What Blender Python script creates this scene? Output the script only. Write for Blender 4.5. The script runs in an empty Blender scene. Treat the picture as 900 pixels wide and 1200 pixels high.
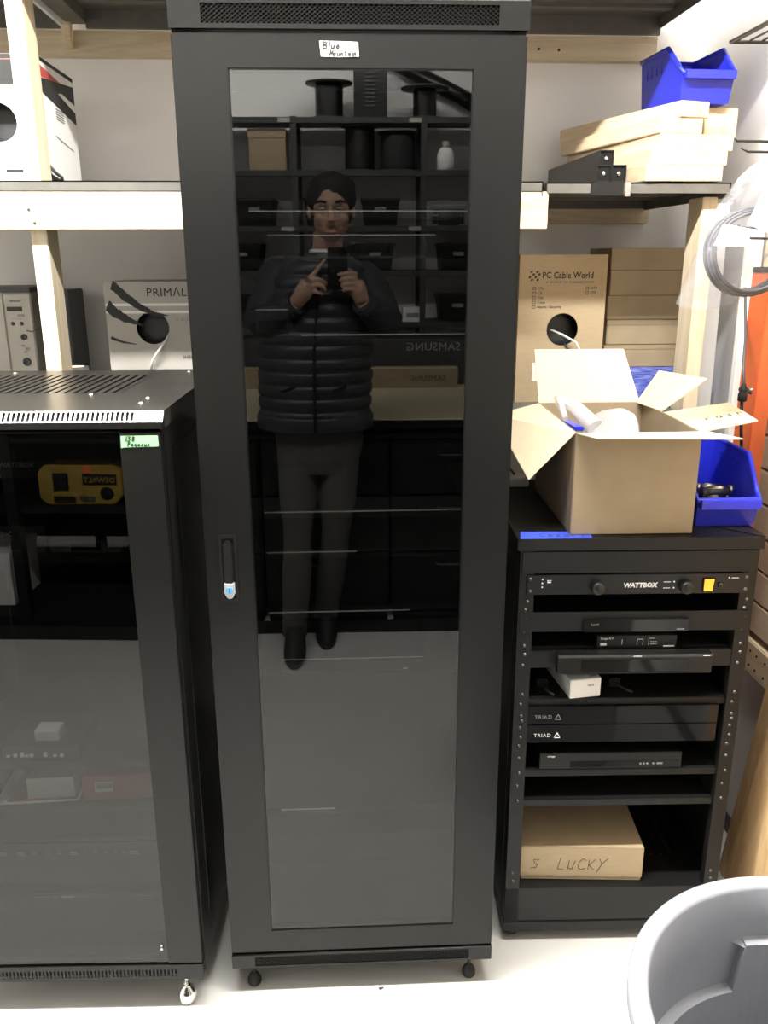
import bpy, bmesh, math, random
from mathutils import Vector, Matrix
random.seed(7)
S = bpy.context.scene
COL = S.collection
PI = math.pi
rad = math.radians

# ---------------------------------------------------------------- camera
cd = bpy.data.cameras.new('camera')
cd.sensor_fit = 'VERTICAL'; cd.sensor_height = 36.0; cd.sensor_width = 27.0
cd.lens = 36.0 * 1000.0 / 1200.0
cd.clip_start = 0.01; cd.clip_end = 60
cam = bpy.data.objects.new('camera', cd); COL.objects.link(cam)
cam.matrix_world = (Matrix.Translation((0, 0, 1.637)) @ Matrix.Rotation(rad(-3.5), 4, 'Z')
                    @ Matrix.Rotation(PI / 2 - rad(16.67), 4, 'X') @ Matrix.Rotation(rad(-0.2), 4, 'Z'))
S.camera = cam

# ---------------------------------------------------------------- world, lamps, exposure
W = bpy.data.worlds.new('room_air'); S.world = W; W.use_nodes = True
W.node_tree.nodes['Background'].inputs[0].default_value = (1.0, 0.96, 0.88, 1)
W.node_tree.nodes['Background'].inputs[1].default_value = 0.0
S.view_settings.view_transform = 'Standard'; S.view_settings.look = 'None'
S.view_settings.gamma = 1.0; S.view_settings.use_curve_mapping = False
S.view_settings.exposure = 1.22
S.cycles.use_denoising = True
S.cycles.max_bounces = 10; S.cycles.transparent_max_bounces = 16; S.cycles.glossy_bounces = 5
S.cycles.sample_clamp_indirect = 8.0
def strip_light(name, loc, sx, sy, watts, spread, tilt, col=(1.0, 0.975, 0.935)):
    l = bpy.data.lights.new(name, 'AREA'); l.shape = 'RECTANGLE'; l.size = sx; l.size_y = sy
    l.energy = watts; l.color = col; l.spread = rad(spread)
    o = bpy.data.objects.new(name, l); COL.objects.link(o); o.location = loc; o.rotation_euler = (rad(tilt), 0, 0)
    return o
LIGHTS = [((-0.55, 1.25, 2.838), 2.9, 0.10, 108, 180, 0), ((-0.6, -1.40, 2.80), 2.6, 0.10, 25, 150, -52)]
for loc, sx, sy, wt, spr, tl in LIGHTS:
    strip_light('strip_lamp_glow', loc, sx, sy, wt, spr, tl)

# ---------------------------------------------------------------- helpers
class MB:
    def __init__(s): s.v = []; s.f = []; s.sm = []
    def add(s, vs, fs, smooth=False):
        o = len(s.v); s.v += [tuple(p) for p in vs]
        for f in fs: s.f.append([i + o for i in f]); s.sm.append(smooth)
        return s
    def box(s, x0, x1, y0, y1, z0, z1):
        return s.add([(x0,y0,z0),(x1,y0,z0),(x1,y1,z0),(x0,y1,z0),(x0,y0,z1),(x1,y0,z1),(x1,y1,z1),(x0,y1,z1)],
                     [(3,2,1,0),(4,5,6,7),(0,1,5,4),(1,2,6,5),(2,3,7,6),(3,0,4,7)])
    def hexa(s, p):
        return s.add(p, [(3,2,1,0),(4,5,6,7),(0,1,5,4),(1,2,6,5),(2,3,7,6),(3,0,4,7)])
    def prism(s, poly, h0, h1, axis='z'):
        m = {'z': lambda u, v, h: (u, v, h), 'y': lambda u, v, h: (u, h, v), 'x': lambda u, v, h: (h, u, v)}[axis]
        n = len(poly)
        vs = [m(u, v, h0) for u, v in poly] + [m(u, v, h1) for u, v in poly]
        fs = [list(range(n))[::-1], list(range(n, 2 * n))] + [(i, (i+1) % n, n + (i+1) % n, n + i) for i in range(n)]
        return s.add(vs, fs)
    def cyl(s, p0, p1, r0, r1=None, n=16, cap=True):
        r1 = r0 if r1 is None else r1
        p0 = Vector(p0); p1 = Vector(p1); d = (p1 - p0).normalized()
        a = d.orthogonal().normalized(); b = d.cross(a)
        vs = []
        for p, r in ((p0, r0), (p1, r1)):
            for i in range(n):
                t = 2 * PI * i / n; vs.append(p + a * (r * math.cos(t)) + b * (r * math.sin(t)))
        s.add(vs, [(i, (i+1) % n, n + (i+1) % n, n + i) for i in range(n)], True)
        if cap:
            s.add(vs[:n], [list(range(n))[::-1]]); s.add(vs[n:], [list(range(n))])
        return s
    def lathe(s, prof, c=(0,0,0), n=32, axis='z', smooth=True, closed=False, cap=True):
        vs = []; m = len(prof)
        for i in range(n):
            t = 2 * PI * i / n; ct, st = math.cos(t), math.sin(t)
            for r, h in prof:
                p = (r*ct, r*st, h) if axis == 'z' else ((r*ct, h, r*st) if axis == 'y' else (h, r*ct, r*st))
                vs.append((p[0]+c[0], p[1]+c[1], p[2]+c[2]))
        fs = []
        for i in range(n):
            j = (i+1) % n
            for k in range(m if closed else m - 1):
                l = (k+1) % m
                fs.append((i*m+k, j*m+k, j*m+l, i*m+l))
        if not closed and cap:
            if prof[0][0] > 1e-6: fs.append([i*m for i in range(n)][::-1])
            if prof[-1][0] > 1e-6: fs.append([i*m+m-1 for i in range(n)])
        return s.add(vs, fs, smooth)
    def tube(s, pts, r, n=8, cap=True):
        pts = [Vector(p) for p in pts]; k = len(pts)
        rr = r if isinstance(r, (list, tuple)) else [r] * k
        vs = []; a = None
        for i, p in enumerate(pts):
            d = (pts[min(i+1, k-1)] - pts[max(i-1, 0)]).normalized()
            if a is None: a = d.orthogonal().normalized()
            a = (a - d * a.dot(d)); a = a.normalized() if a.length > 1e-6 else d.orthogonal().normalized()
            b = d.cross(a)
            for j in range(n):
                t = 2 * PI * j / n; vs.append(p + a * (rr[i] * math.cos(t)) + b * (rr[i] * math.sin(t)))
        fs = [(i*n+j, i*n+(j+1) % n, (i+1)*n+(j+1) % n, (i+1)*n+j) for i in range(k-1) for j in range(n)]
        s.add(vs, fs, True)
        if cap: s.add(vs[:n], [list(range(n))[::-1]]); s.add(vs[-n:], [list(range(n))])
        return s
    def ball(s, c, rx, ry=None, rz=None, n=16, m=10):
        ry = rx if ry is None else ry; rz = rx if rz is None else rz
        prof = [(math.sin(PI*i/m), -math.cos(PI*i/m)) for i in range(m+1)]
        o = len(s.v); s.lathe([(max(r, 0), h) for r, h in prof], n=n)
        for i in range(o, len(s.v)):
            x, y, z = s.v[i]; s.v[i] = (c[0]+x*rx, c[1]+y*ry, c[2]+z*rz)
        return s
    def holed(s, x0, x1, z0, z1, cx, cz, r, y0, y1, n=32):
        """upright plate in the xz plane with a round hole"""
        vs = []
        for i in range(n):
            t = 2*PI*(i+.5)/n; c, q = math.cos(t), math.sin(t)
            k = min(((x1-cx)/c if c > 0 else (x0-cx)/c) if abs(c) > 1e-9 else 9e9, ((z1-cz)/q if q > 0 else (z0-cz)/q) if abs(q) > 1e-9 else 9e9)
            ex, ez = cx+c*k, cz+q*k
            for (u, w) in ((x0,z0),(x1,z0),(x1,z1),(x0,z1)):
                if abs(math.atan2(w-cz, u-cx) - math.atan2(ez-cz, ex-cx)) < PI/n: ex, ez = u, w
            vs += [(cx+r*c, y0, cz+r*q), (ex, y0, ez), (ex, y1, ez), (cx+r*c, y1, cz+r*q)]
        fs = []
        for i in range(n):
            j = (i+1) % n
            for k in range(4): fs.append((4*i+k, 4*j+k, 4*j+(k+1) % 4, 4*i+(k+1) % 4))
        return s.add(vs, fs)
    def xf(s, fn, start=0):
        for i in range(start, len(s.v)): s.v[i] = tuple(fn(*s.v[i]))
        return s
    def build(s, name, mat, parent=None, bevel=0, seg=2, label=None, kind=None, shade=None):
        me = bpy.data.meshes.new(name)
        me.from_pydata(s.v, [], s.f)
        for p, q in zip(me.polygons, s.sm): p.use_smooth = q
        bm = bmesh.new(); bm.from_mesh(me)
        bmesh.ops.remove_doubles(bm, verts=bm.verts, dist=1e-6)
        bmesh.ops.recalc_face_normals(bm, faces=bm.faces)
        if bevel:
            ed = [e for e in bm.edges if len(e.link_faces) == 2 and e.calc_face_angle(0) > 0.6]
            bmesh.ops.bevel(bm, geom=ed, offset=bevel, segments=seg, affect='EDGES', clamp_overlap=True)
        bm.to_mesh(me); bm.free()
        return link(name, me, mat, parent, label, kind)

def link(name, me, mat, parent=None, label=None, kind=None):
    me.materials.clear()
    if mat: me.materials.append(mat)
    o = bpy.data.objects.new(name, me); COL.objects.link(o)
    if parent: o.parent = parent
    if label: o['label'] = label
    if kind: o['kind'] = kind
    return o
def B(name, mat, parent, x0, x1, y0, y1, z0, z1, bevel=0.0015, **k):
    return MB().box(x0, x1, y0, y1, z0, z1).build(name, mat, parent, bevel, **k)
def tag(o, label, cat, group=None):
    o['label'] = label; o['category'] = cat
    if group: o['group'] = group
    return o
def thing(name, label, cat, loc=(0,0,0), rz=0, group=None, rot=None):
    o = bpy.data.objects.new(name, None); COL.objects.link(o)
    o.location = loc; o.rotation_euler = rot if rot else (0, 0, rad(rz)); o.empty_display_size = .05
    return tag(o, label, cat, group)
def struct(o): o['kind'] = 'structure'; return o
def copy_tree(o, parent=None):
    c = o.copy(); COL.objects.link(c)
    if parent: c.parent = parent
    for ch in [q for q in o.children]: copy_tree(ch, c)
    return c
def tmesh(s, size, extr=0.0003, align='CENTER', squeeze=1.0, shear=0, spacing=1.0, bold=0.0):
    cu = bpy.data.curves.new('lettering', 'FONT'); cu.body = s; cu.size = size; cu.extrude = extr
    cu.align_x = align; cu.align_y = 'CENTER'; cu.shear = shear; cu.space_character = spacing; cu.offset = bold
    cu.resolution_u = 2
    o = bpy.data.objects.new('tmp', cu); COL.objects.link(o)
    dg = bpy.context.evaluated_depsgraph_get(); dg.update()
    me = bpy.data.meshes.new_from_object(o.evaluated_get(dg))
    bpy.data.objects.remove(o); bpy.data.curves.remove(cu)
    if squeeze != 1.0:
        for v in me.vertices: v.co.x *= squeeze
    me.name = 'lettering'
    return me
def text(s, size, mat, parent, loc, rot=(PI/2, 0, 0), name='lettering', **k):
    """lettering standing on the xz plane by default, read from -y"""
    o = link(name, tmesh(s, size, **k), mat, parent); o.location = loc; o.rotation_euler = rot
    return o
STROKES = {  # handwriting: polylines in a unit box
 'B': [[(.1,0),(.1,1),(.6,.9),(.65,.65),(.1,.52),(.7,.4),(.7,.1),(.1,0)]], 'l': [[(.3,0),(.3,1)]],
 'u': [[(.1,.5),(.15,.05),(.5,.05),(.6,.5),(.65,0)]], 'e': [[(.1,.28),(.6,.3),(.5,.55),(.2,.5),(.12,.2),(.35,0),(.65,.1)]],
 'M': [[(.05,0),(.15,.9),(.4,.3),(.7,.9),(.8,0)]], 'o': [[(.3,.5),(.1,.3),(.25,0),(.55,.1),(.5,.45),(.3,.5)]],
 'n': [[(.1,0),(.12,.5)],[(.12,.35),(.4,.5),(.55,0)]], 't': [[(.3,.9),(.3,.05),(.5,0)],[(.1,.6),(.55,.6)]],
 'a': [[(.55,.5),(.2,.45),(.1,.15),(.4,.02),(.55,.4),(.6,0)]], 'i': [[(.3,.5),(.3,0)]], '1': [[(.3,.95),(.3,0)]],
 '3': [[(.1,.9),(.6,.9),(.3,.55),(.6,.3),(.35,0),(.05,.12)]], '8': [[(.55,.85),(.2,.9),(.2,.6),(.6,.3),(.35,0),(.1,.25),(.6,.8)]],
 'P': [[(.1,0),(.12,.95),(.6,.85),(.5,.5),(.12,.45)]], 'g': [[(.55,.5),(.15,.45),(.2,.1),(.55,.2),(.55,-.35),(.1,-.3)]],
 's': [[(.55,.5),(.2,.4),(.5,.15),(.1,0)]], 'C': [[(.7,.8),(.4,.95),(.1,.6),(.15,.15),(.5,0),(.75,.15)]],
 'z': [[(.1,.5),(.55,.5),(.1,0),(.6,0)]], 'r': [[(.1,0),(.12,.5)],[(.12,.3),(.45,.5)]],
 '5': [[(.85,.95),(.15,.95),(.4,.5),(.75,.42),(.6,.05),(.0,.0)]], 'L': [[(.2,1),(.1,.05),(.65,.0)]],
 'U': [[(.1,.8),(.15,.1),(.5,.05),(.65,.75)]], 'K': [[(.1,.85),(.15,0)],[(.65,.9),(.15,.4),(.7,.0)]],
 'Y': [[(.1,.95),(.4,.5)],[(.85,1.0),(.4,.5),(.1,-.25)]], 'd': [[(.55,.95),(.55,0)],[(.55,.4),(.2,.45),(.1,.15),(.5,.05)]],
 'w': [[(.05,.5),(.2,0),(.35,.4),(.5,0),(.7,.5)]], ' ': []}
def scrawl(s, h, mat, parent, loc, rot=(PI/2, 0, 0), pen=0.0012, adv=.8, slant=.15, name='handwriting'):
    mb = MB(); x = 0
    for ch in s:
        for pl in STROKES.get(ch, [[(.1,.1),(.3,.4),(.5,.1)]]):
            pts = [((x + px*.8 + slant*py)*h, py*h) for px, py in pl]
            for (ax, ay), (bx, by) in zip(pts, pts[1:]):
                dx, dy = bx-ax, by-ay; L = math.hypot(dx, dy) or 1e-6; nx, ny = -dy/L*pen/2, dx/L*pen/2
                ex, ey = dx/L*pen*.3, dy/L*pen*.3
                mb.prism([(ax+nx-ex,ay+ny-ey),(ax-nx-ex,ay-ny-ey),(bx-nx+ex,by-ny+ey),(bx+nx+ex,by+ny+ey)], 0, .0003)
        x += adv if ch not in 'li1' else adv*.6
    o = mb.build(name, mat, parent); o.location = loc; o.rotation_euler = rot
    return o

# ---------------------------------------------------------------- materials
def mat(name, col, rough=.5, metal=0.0, spec=None, noise=0.0, nscale=40.0, bump=0.0, bscale=300.0, emit=None, estr=0, alpha=None, stretch=None, col2=None):
    m = bpy.data.materials.new(name); m.use_nodes = True
    nt = m.node_tree; p = nt.nodes['Principled BSDF']
    p.inputs['Base Color'].default_value = (*col, 1); p.inputs['Roughness'].default_value = rough
    p.inputs['Metallic'].default_value = metal
    if spec is not None: p.inputs['Specular IOR Level'].default_value = spec
    if emit: p.inputs['Emission Color'].default_value = (*emit, 1); p.inputs['Emission Strength'].default_value = estr
    if alpha is not None: p.inputs['Alpha'].default_value = alpha
    if noise or bump:
        tc = nt.nodes.new('ShaderNodeTexCoord'); mp = nt.nodes.new('ShaderNodeMapping')
        nt.links.new(tc.outputs['Object'], mp.inputs['Vector'])
        if stretch: mp.inputs['Scale'].default_value = stretch
    if noise:
        nz = nt.nodes.new('ShaderNodeTexNoise'); nz.inputs['Scale'].default_value = nscale; nz.inputs['Detail'].default_value = 5
        nt.links.new(mp.outputs[0], nz.inputs['Vector'])
        mx = nt.nodes.new('ShaderNodeMix'); mx.data_type = 'RGBA'
        c2 = col2 if col2 else tuple(c*(1-noise) for c in col)
        mx.inputs[6].default_value = (*col, 1); mx.inputs[7].default_value = (*c2, 1)
        cr = nt.nodes.new('ShaderNodeValToRGB'); cr.color_ramp.elements[0].position = .38; cr.color_ramp.elements[1].position = .68
        nt.links.new(nz.outputs['Fac'], cr.inputs[0]); nt.links.new(cr.outputs[0], mx.inputs[0])
        nt.links.new(mx.outputs[2], p.inputs['Base Color'])
    if bump:
        n2 = nt.nodes.new('ShaderNodeTexNoise'); n2.inputs['Scale'].default_value = bscale; n2.inputs['Detail'].default_value = 3
        nt.links.new(mp.outputs[0], n2.inputs['Vector'])
        bp = nt.nodes.new('ShaderNodeBump'); bp.inputs['Strength'].default_value = bump; bp.inputs['Distance'].default_value = .001
        nt.links.new(n2.outputs['Fac'], bp.inputs['Height']); nt.links.new(bp.outputs[0], p.inputs['Normal'])
    return m
def wood(name, col, dark, scale=3.0, axis='z', rough=.6):
    m = mat(name, col, rough); nt = m.node_tree; p = nt.nodes['Principled BSDF']
    tc = nt.nodes.new('ShaderNodeTexCoord'); mp = nt.nodes.new('ShaderNodeMapping')
    sc = {'x': (1.2, 16, 16), 'y': (16, 1.2, 16), 'z': (16, 16, 1.2)}[axis]
    mp.inputs['Scale'].default_value = sc
    nz = nt.nodes.new('ShaderNodeTexNoise'); nz.inputs['Scale'].default_value = scale; nz.inputs['Detail'].default_value = 4; nz.inputs['Distortion'].default_value = 1.2
    wv = nt.nodes.new('ShaderNodeTexNoise'); wv.inputs['Scale'].default_value = scale*9; wv.inputs['Detail'].default_value = 2
    ad = nt.nodes.new('ShaderNodeMath'); ad.operation = 'MULTIPLY_ADD'; ad.inputs[1].default_value = .35
    cr = nt.nodes.new('ShaderNodeValToRGB'); cr.color_ramp.elements[0].position = .5; cr.color_ramp.elements[1].position = .85
    cr.color_ramp.elements[0].color = (*col, 1); cr.color_ramp.elements[1].color = (*dark, 1)
    L = nt.links.new
    L(tc.outputs['Object'], mp.inputs['Vector']); L(mp.outputs[0], nz.inputs['Vector']); L(mp.outputs[0], wv.inputs['Vector'])
    L(wv.outputs['Fac'], ad.inputs[0]); L(nz.outputs['Fac'], ad.inputs[2]); L(ad.outputs[0], cr.inputs[0]); L(cr.outputs[0], p.inputs['Base Color'])
    return m
def pane_mat(name, tint, f0=.04, gain=1.0):
    """see-through sheet: tinted straight transmission plus mirror reflection growing with the angle"""
    m = bpy.data.materials.new(name); m.use_nodes = True; nt = m.node_tree; nt.nodes.clear()
    out = nt.nodes.new('ShaderNodeOutputMaterial'); mx = nt.nodes.new('ShaderNodeMixShader')
    tr = nt.nodes.new('ShaderNodeBsdfTransparent'); tr.inputs[0].default_value = (*tint, 1)
    gl = nt.nodes.new('ShaderNodeBsdfGlossy'); gl.inputs['Roughness'].default_value = 0.0
    lw = nt.nodes.new('ShaderNodeLayerWeight'); lw.inputs[0].default_value = .5
    pw = nt.nodes.new('ShaderNodeMath'); pw.operation = 'POWER'; pw.inputs[1].default_value = 5
    ma = nt.nodes.new('ShaderNodeMath'); ma.operation = 'MULTIPLY_ADD'; ma.inputs[1].default_value = (1-f0)*gain; ma.inputs[2].default_value = f0
    L = nt.links.new
    L(lw.outputs['Facing'], pw.inputs[0]); L(pw.outputs[0], ma.inputs[0]); L(ma.outputs[0], mx.inputs[0])
    L(tr.outputs[0], mx.inputs[1]); L(gl.outputs[0], mx.inputs[2]); L(mx.outputs[0], out.inputs[0])
    return m

M = dict(
 powder=mat('black_powder_coat', (.0055,.0055,.0052), .30, spec=.40, bump=.02, bscale=900),
 rackblk=mat('satin_black_steel', (.006,.006,.006), .45, spec=.4, bump=.1, bscale=800),
 topblk=mat('grey_black_top_sheet', (.022,.021,.019), .3, spec=.6),
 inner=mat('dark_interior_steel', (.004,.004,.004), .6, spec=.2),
 devblk=mat('device_black_plastic', (.005,.005,.005), .35, spec=.5),
 gloss=mat('gloss_black_acrylic', (.006,.006,.006), .06, spec=.5),
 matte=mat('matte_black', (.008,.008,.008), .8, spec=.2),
 darkgrey=mat('dark_grey_plastic', (.045,.047,.048), .45),
 chrome=mat('polished_chrome', (.8,.8,.8), .12, 1.0), satin=mat('satin_nickel', (.7,.7,.7), .4, .8),
 steel=mat('zinc_screw_steel', (.5,.5,.48), .3, 1.0), dullsteel=mat('dull_screw_steel', (.16,.16,.155), .45, 1.0), strip=mat('satin_grey_strip', (.03,.03,.03), .2, spec=.8), edge=mat('edge_glint_steel', (.9,.9,.88), .4, 0.6),  # the pale edge metal paints reflected lamplight on shelf and device edges
 greysteel=mat('grey_painted_shelf_steel', (.13,.125,.11), .5, noise=.15, nscale=20),
 floor=mat('white_epoxy_floor', (.54,.54,.515), .34, spec=.4, noise=.05, nscale=3.0, bump=.05, bscale=60),
 wall=mat('wall_paint', (.87,.855,.835), .75, noise=.03, nscale=4, bump=.05, bscale=250),
 ceil=mat('ceiling_paint', (.8,.79,.76), .8, noise=.03, nscale=3),
 card=mat('cardboard', (.44,.345,.215), .8, noise=.07, nscale=25, stretch=(1,1,6), bump=.1, bscale=120),
 carddk=mat('brown_cardboard', (.34,.27,.175), .8, noise=.08, nscale=18, bump=.1, bscale=120),
 cardpale=mat('pale_or_lit_cardboard', (.66,.55,.38), .8, noise=.06, nscale=20),
 white=mat('white_gloss_card', (.82,.82,.80), .45, noise=.03, nscale=15),
 silver=mat('silver_plastic', (.45,.43,.39), .4, noise=.08, nscale=12),
 print=mat('black_print', (.02,.02,.02), .6), ink=mat('marker_ink', (.03,.028,.025), .6),
 greyprint=mat('grey_print', (.25,.25,.25), .6), whiteprint=mat('white_print', (.75,.76,.76), .5), dimprint=mat('dim_grey_print', (.22,.22,.21), .5),
 red=mat('red_print', (.45,.06,.05), .5), green=mat('green_sticker', (.05,.42,.12), .5),
 tapewhite=mat('white_masking_tape', (.62,.62,.57), .7, noise=.05, nscale=60),
 tapegreen=mat('green_painter_tape', (.30,.66,.33), .65, noise=.06, nscale=60),
 tapeblue=mat('blue_painter_tape', (.05,.09,.62), .6, noise=.08, nscale=60),
 blue=mat('blue_bin_plastic', (.02,.03,.55), .3, spec=.5, bump=.05, bscale=150),
 bluebox=mat('blue_printed_card', (.03,.05,.45), .5, noise=.7, nscale=30, stretch=(1,1,9), col2=(.30,.36,.72)),
 can=mat('grey_can_plastic', (.265,.275,.305), .55, noise=.10, nscale=9, bump=.08, bscale=70),
 orange=mat('orange_fibreglass', (.64,.125,.035), .45, noise=.1, nscale=12),
 rubber=mat('black_rubber', (.012,.012,.012), .7), amber=mat('amber_lit_rocker', (.9,.35,.05), .3, emit=(1.0,.35,.03), estr=.55),
 keyblue=mat('blue_lock_badge', (.10,.30,.55), .3), yellow=mat('yellow_case_plastic', (.30,.20,.025), .5, noise=.15, nscale=8),
 wire=mat('black_coated_wire', (.02,.02,.02), .4), cable=mat('grey_cable_jacket', (.07,.07,.075), .5), cablew=mat('white_cable_jacket', (.75,.75,.72), .45),
 pine=wood('pine_stud_upright', (.76,.66,.50), (.64,.52,.35), 2.0, 'z'), pinex=wood('pine_board_lengthwise', (.74,.64,.47), (.60,.48,.31), 2.0, 'x'),
 piney=wood('pine_board_depthwise', (.74,.61,.42), (.60,.46,.29), 2.0, 'y'), oak=wood('light_oak_board', (.66,.45,.24), (.50,.30,.14), 1.5, 'z', .45),
 slat=wood('beige_slat_laminate', (.70,.57,.41), (.60,.46,.31), 1.0, 'y', .5),
 bench=mat('beige_bench_laminate', (.55,.50,.36), .5, noise=.04, nscale=10),
 glass=pane_mat('smoked_door_glass', (.27,.275,.275), .076), film=None,
 skin=mat('skin', (.32,.20,.145), .5, noise=.06, nscale=30), hair=mat('dark_hair', (.008,.007,.006), .7, noise=.4, nscale=60, stretch=(6,6,1), bump=.4, bscale=200),
 jacket=mat('charcoal_quilted_nylon', (.018,.020,.024), .45, bump=.2, bscale=90), sleeve=mat('charcoal_sleeve_knit', (.015,.017,.020), .7, bump=.3, bscale=260),
 trouser=mat('grey_khaki_cotton', (.065,.062,.053), .8, bump=.25, bscale=220), shoe=mat('black_shoe_suede', (.012,.012,.013), .7), shirt=mat('pale_collar_cotton', (.6,.6,.58), .8),
 eye=mat('eye_white', (.30,.29,.28), .4), iris=mat('dark_iris', (.03,.02,.012), .2), lip=mat('lips', (.40,.17,.14), .45),
 led=mat('white_marking', (.7,.7,.7), .4), glow=mat('lamp_diffuser', (.9,.9,.88), .5, emit=(1,.96,.88), estr=4.0),
)
def film_mat():
    m = bpy.data.materials.new('clear_poly_film'); m.use_nodes = True; nt = m.node_tree; nt.nodes.clear()
    out = nt.nodes.new('ShaderNodeOutputMaterial'); mx = nt.nodes.new('ShaderNodeMixShader')
    tr = nt.nodes.new('ShaderNodeBsdfTransparent'); tr.inputs[0].default_value = (.97,.97,.99,1)
    p = nt.nodes.new('ShaderNodeBsdfPrincipled'); p.inputs['Base Color'].default_value = (.45,.45,.48,1); p.inputs['Roughness'].default_value = .2
    tc = nt.nodes.new('ShaderNodeTexCoord'); nz = nt.nodes.new('ShaderNodeTexNoise'); nz.inputs['Scale'].default_value = 22; nz.inputs['Detail'].default_value = 4
    bp = nt.nodes.new('ShaderNodeBump'); bp.inputs['Strength'].default_value = .8; bp.inputs['Distance'].default_value = .01
    cr = nt.nodes.new('ShaderNodeValToRGB'); cr.color_ramp.elements[0].position = .35; cr.color_ramp.elements[1].position = .8
    cr.color_ramp.elements[0].color = (.07,.07,.07,1); cr.color_ramp.elements[1].color = (.26,.26,.26,1)
    L = nt.links.new
    L(tc.outputs['Object'], nz.inputs['Vector']); L(nz.outputs['Fac'], bp.inputs['Height']); L(bp.outputs[0], p.inputs['Normal'])
    L(nz.outputs['Fac'], cr.inputs[0]); L(cr.outputs[0], mx.inputs[0]); L(tr.outputs[0], mx.inputs[1]); L(p.outputs[0], mx.inputs[2]); L(mx.outputs[0], out.inputs[0])
    return m
M['film'] = film_mat()
M['milky'] = mat('milky_poly_film', (.80,.80,.82), .25, alpha=.42, bump=.6, bscale=45)
def clear_mat():
    m = bpy.data.materials.new('clear_glass_edge'); m.use_nodes = True; nt = m.node_tree; nt.nodes.clear()
    out = nt.nodes.new('ShaderNodeOutputMaterial'); tr = nt.nodes.new('ShaderNodeBsdfTransparent'); tr.inputs[0].default_value = (.97,.98,.98,1)
    nt.links.new(tr.outputs[0], out.inputs[0]); return m
M['clear'] = clear_mat()
def pane(name, parent, x0, x1, y0, y1, z0, z1, label):
    # smoked coating on the outer face, clear glass behind it
    o = MB().box(x0, x1, y0, y1, z0, z1).build(name, M['glass'], parent, label=label); o.data.materials.append(M['clear'])
    for p in o.data.polygons: p.material_index = 0 if p.normal.y < -.9 else 1
    return o
# ---------------------------------------------------------------- the room
def slab(name, m, *b): return struct(B(name, m, None, *b, bevel=0))
slab('floor', M['floor'], -3.0, 1.35, -2.4, 3.0, -.1, 0)
slab('ceiling', M['ceil'], -3.0, 1.35, -2.4, 3.0, 2.9, 3.0)
slab('wall_back', M['wall'], -2.8, 1.15, 2.8, 2.95, 0, 2.9)
slab('wall_right', M['wall'], 1.15, 1.3, -2.2, 2.95, 0, 2.9)
slab('wall_left', M['wall'], -2.95, -2.8, -2.2, 2.95, 0, 2.9)
slab('wall_front', M['wall'], -2.95, 1.3, -2.35, -2.2, 0, 2.9)
struct(B('baseboard_right', M['darkgrey'], None, 1.138, 1.15, -2.2, 2.788, 0, .05, .003))
struct(B('baseboard_back', M['darkgrey'], None, -2.8, 1.15, 2.788, 2.8, 0, .05, .003))
for i, (loc, sx, sy, wt, spr, tl) in enumerate(LIGHTS):
    t = thing('ceiling_strip_light', ['white strip light on the ceiling over the aisle before the cabinets', 'white strip light on the ceiling over the workbench'][i], 'light', (loc[0], loc[1], 2.9), group='ceiling strip lights')
    if i: # reflector and tilt made up: light washes the wall, spares the aisle
        MB().prism([(-.05,-.001),(.08,-.001),(.08,-.10),(.072,-.10),(.065,-.012),(-.05,-.012)], -sx/2-.03, sx/2+.03, 'x').build('housing', M['white'], t, .002)
        MB().prism([(.058,-.02),(.064,-.02),(.064,-.085),(.058,-.085)], -sx/2, sx/2, 'x').build('diffuser', M['glow'], t, .001)
        continue
    MB().prism([(-.07,-.001),(.07,-.001),(.06,-.04),(-.06,-.04)], -sx/2-.03, sx/2+.03, 'x').build('housing', M['white'], t, .003)
    MB().prism([(-.05,-.0395),(.05,-.0395),(.035,-.058),(-.035,-.058)], -sx/2, sx/2, 'x').build('diffuser', M['glow'], t, .004)

# ---------------------------------------------------------------- timber storage shelving against the back wall
sh = thing('storage_shelving', 'pine stud shelving with grey steel decks along the back wall', 'shelving', (0, 2.2, 0))
def post(x0, x1, y0, y1, z1=2.29): B('post', M['pine'], sh, x0, x1, y0, y1, 0, z1, .002)
post(-.712, -.674, 0, .089, 2.88); post(.126, .164, 0, .089); post(.932, .970, 0, .089, 1.776)
post(-1.50, -1.462, 0, .089)
for nm, x1, z0, z1 in (('front_board', .535, 1.700, 1.786), ('front_board', .985, 2.212, 2.299)):
    B(nm, M['pinex'], sh, -1.5, x1, -.030, 0, z0, z1, .002)
B('wall_ledger', M['pinex'], sh, -1.5, .985, .562, .6, 2.190, 2.256, .002)
B('wall_ledger', M['pinex'], sh, -1.5, 1.0, .562, .6, 1.733, 1.776, .002)
B('wall_ledger', M['pinex'], sh, -1.5, 1.0, .562, .6, 1.14, 1.218, .002)
B('support_block', M['piney'], sh, -.735, -.710, .53, .562, 2.205, 2.276, .002); B('lit_deck_edge', M['white'], sh, -.738, -.728, 0, .53, 2.258, 2.278, .001, label='white strip painting a lit edge under the top deck')  # white strip paints the lit edge between the dark decks
B('support_arm', M['piney'], sh, .05, .088, 0, .562, 2.205, 2.29, .002)
def deck(x0, x1, z, lipf, lipb, y0=-.0315):
    mb = MB().box(x0, x1, y0, .56, z-.003, z)
    mb.box(x0, x1, y0, y0+.003, z-lipf, z).box(x0, x1, .545, .56, z-lipb, z)
    mb.box(x1-.003, x1, y0, .56, z-max(lipf, .034), z)
    for k in range(3): mb.box(x0+.01, x1-.01, .1+.16*k, .13+.16*k, z-.012, z-.003)
    return mb.build('shelf_deck', M['greysteel'], sh)
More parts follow.
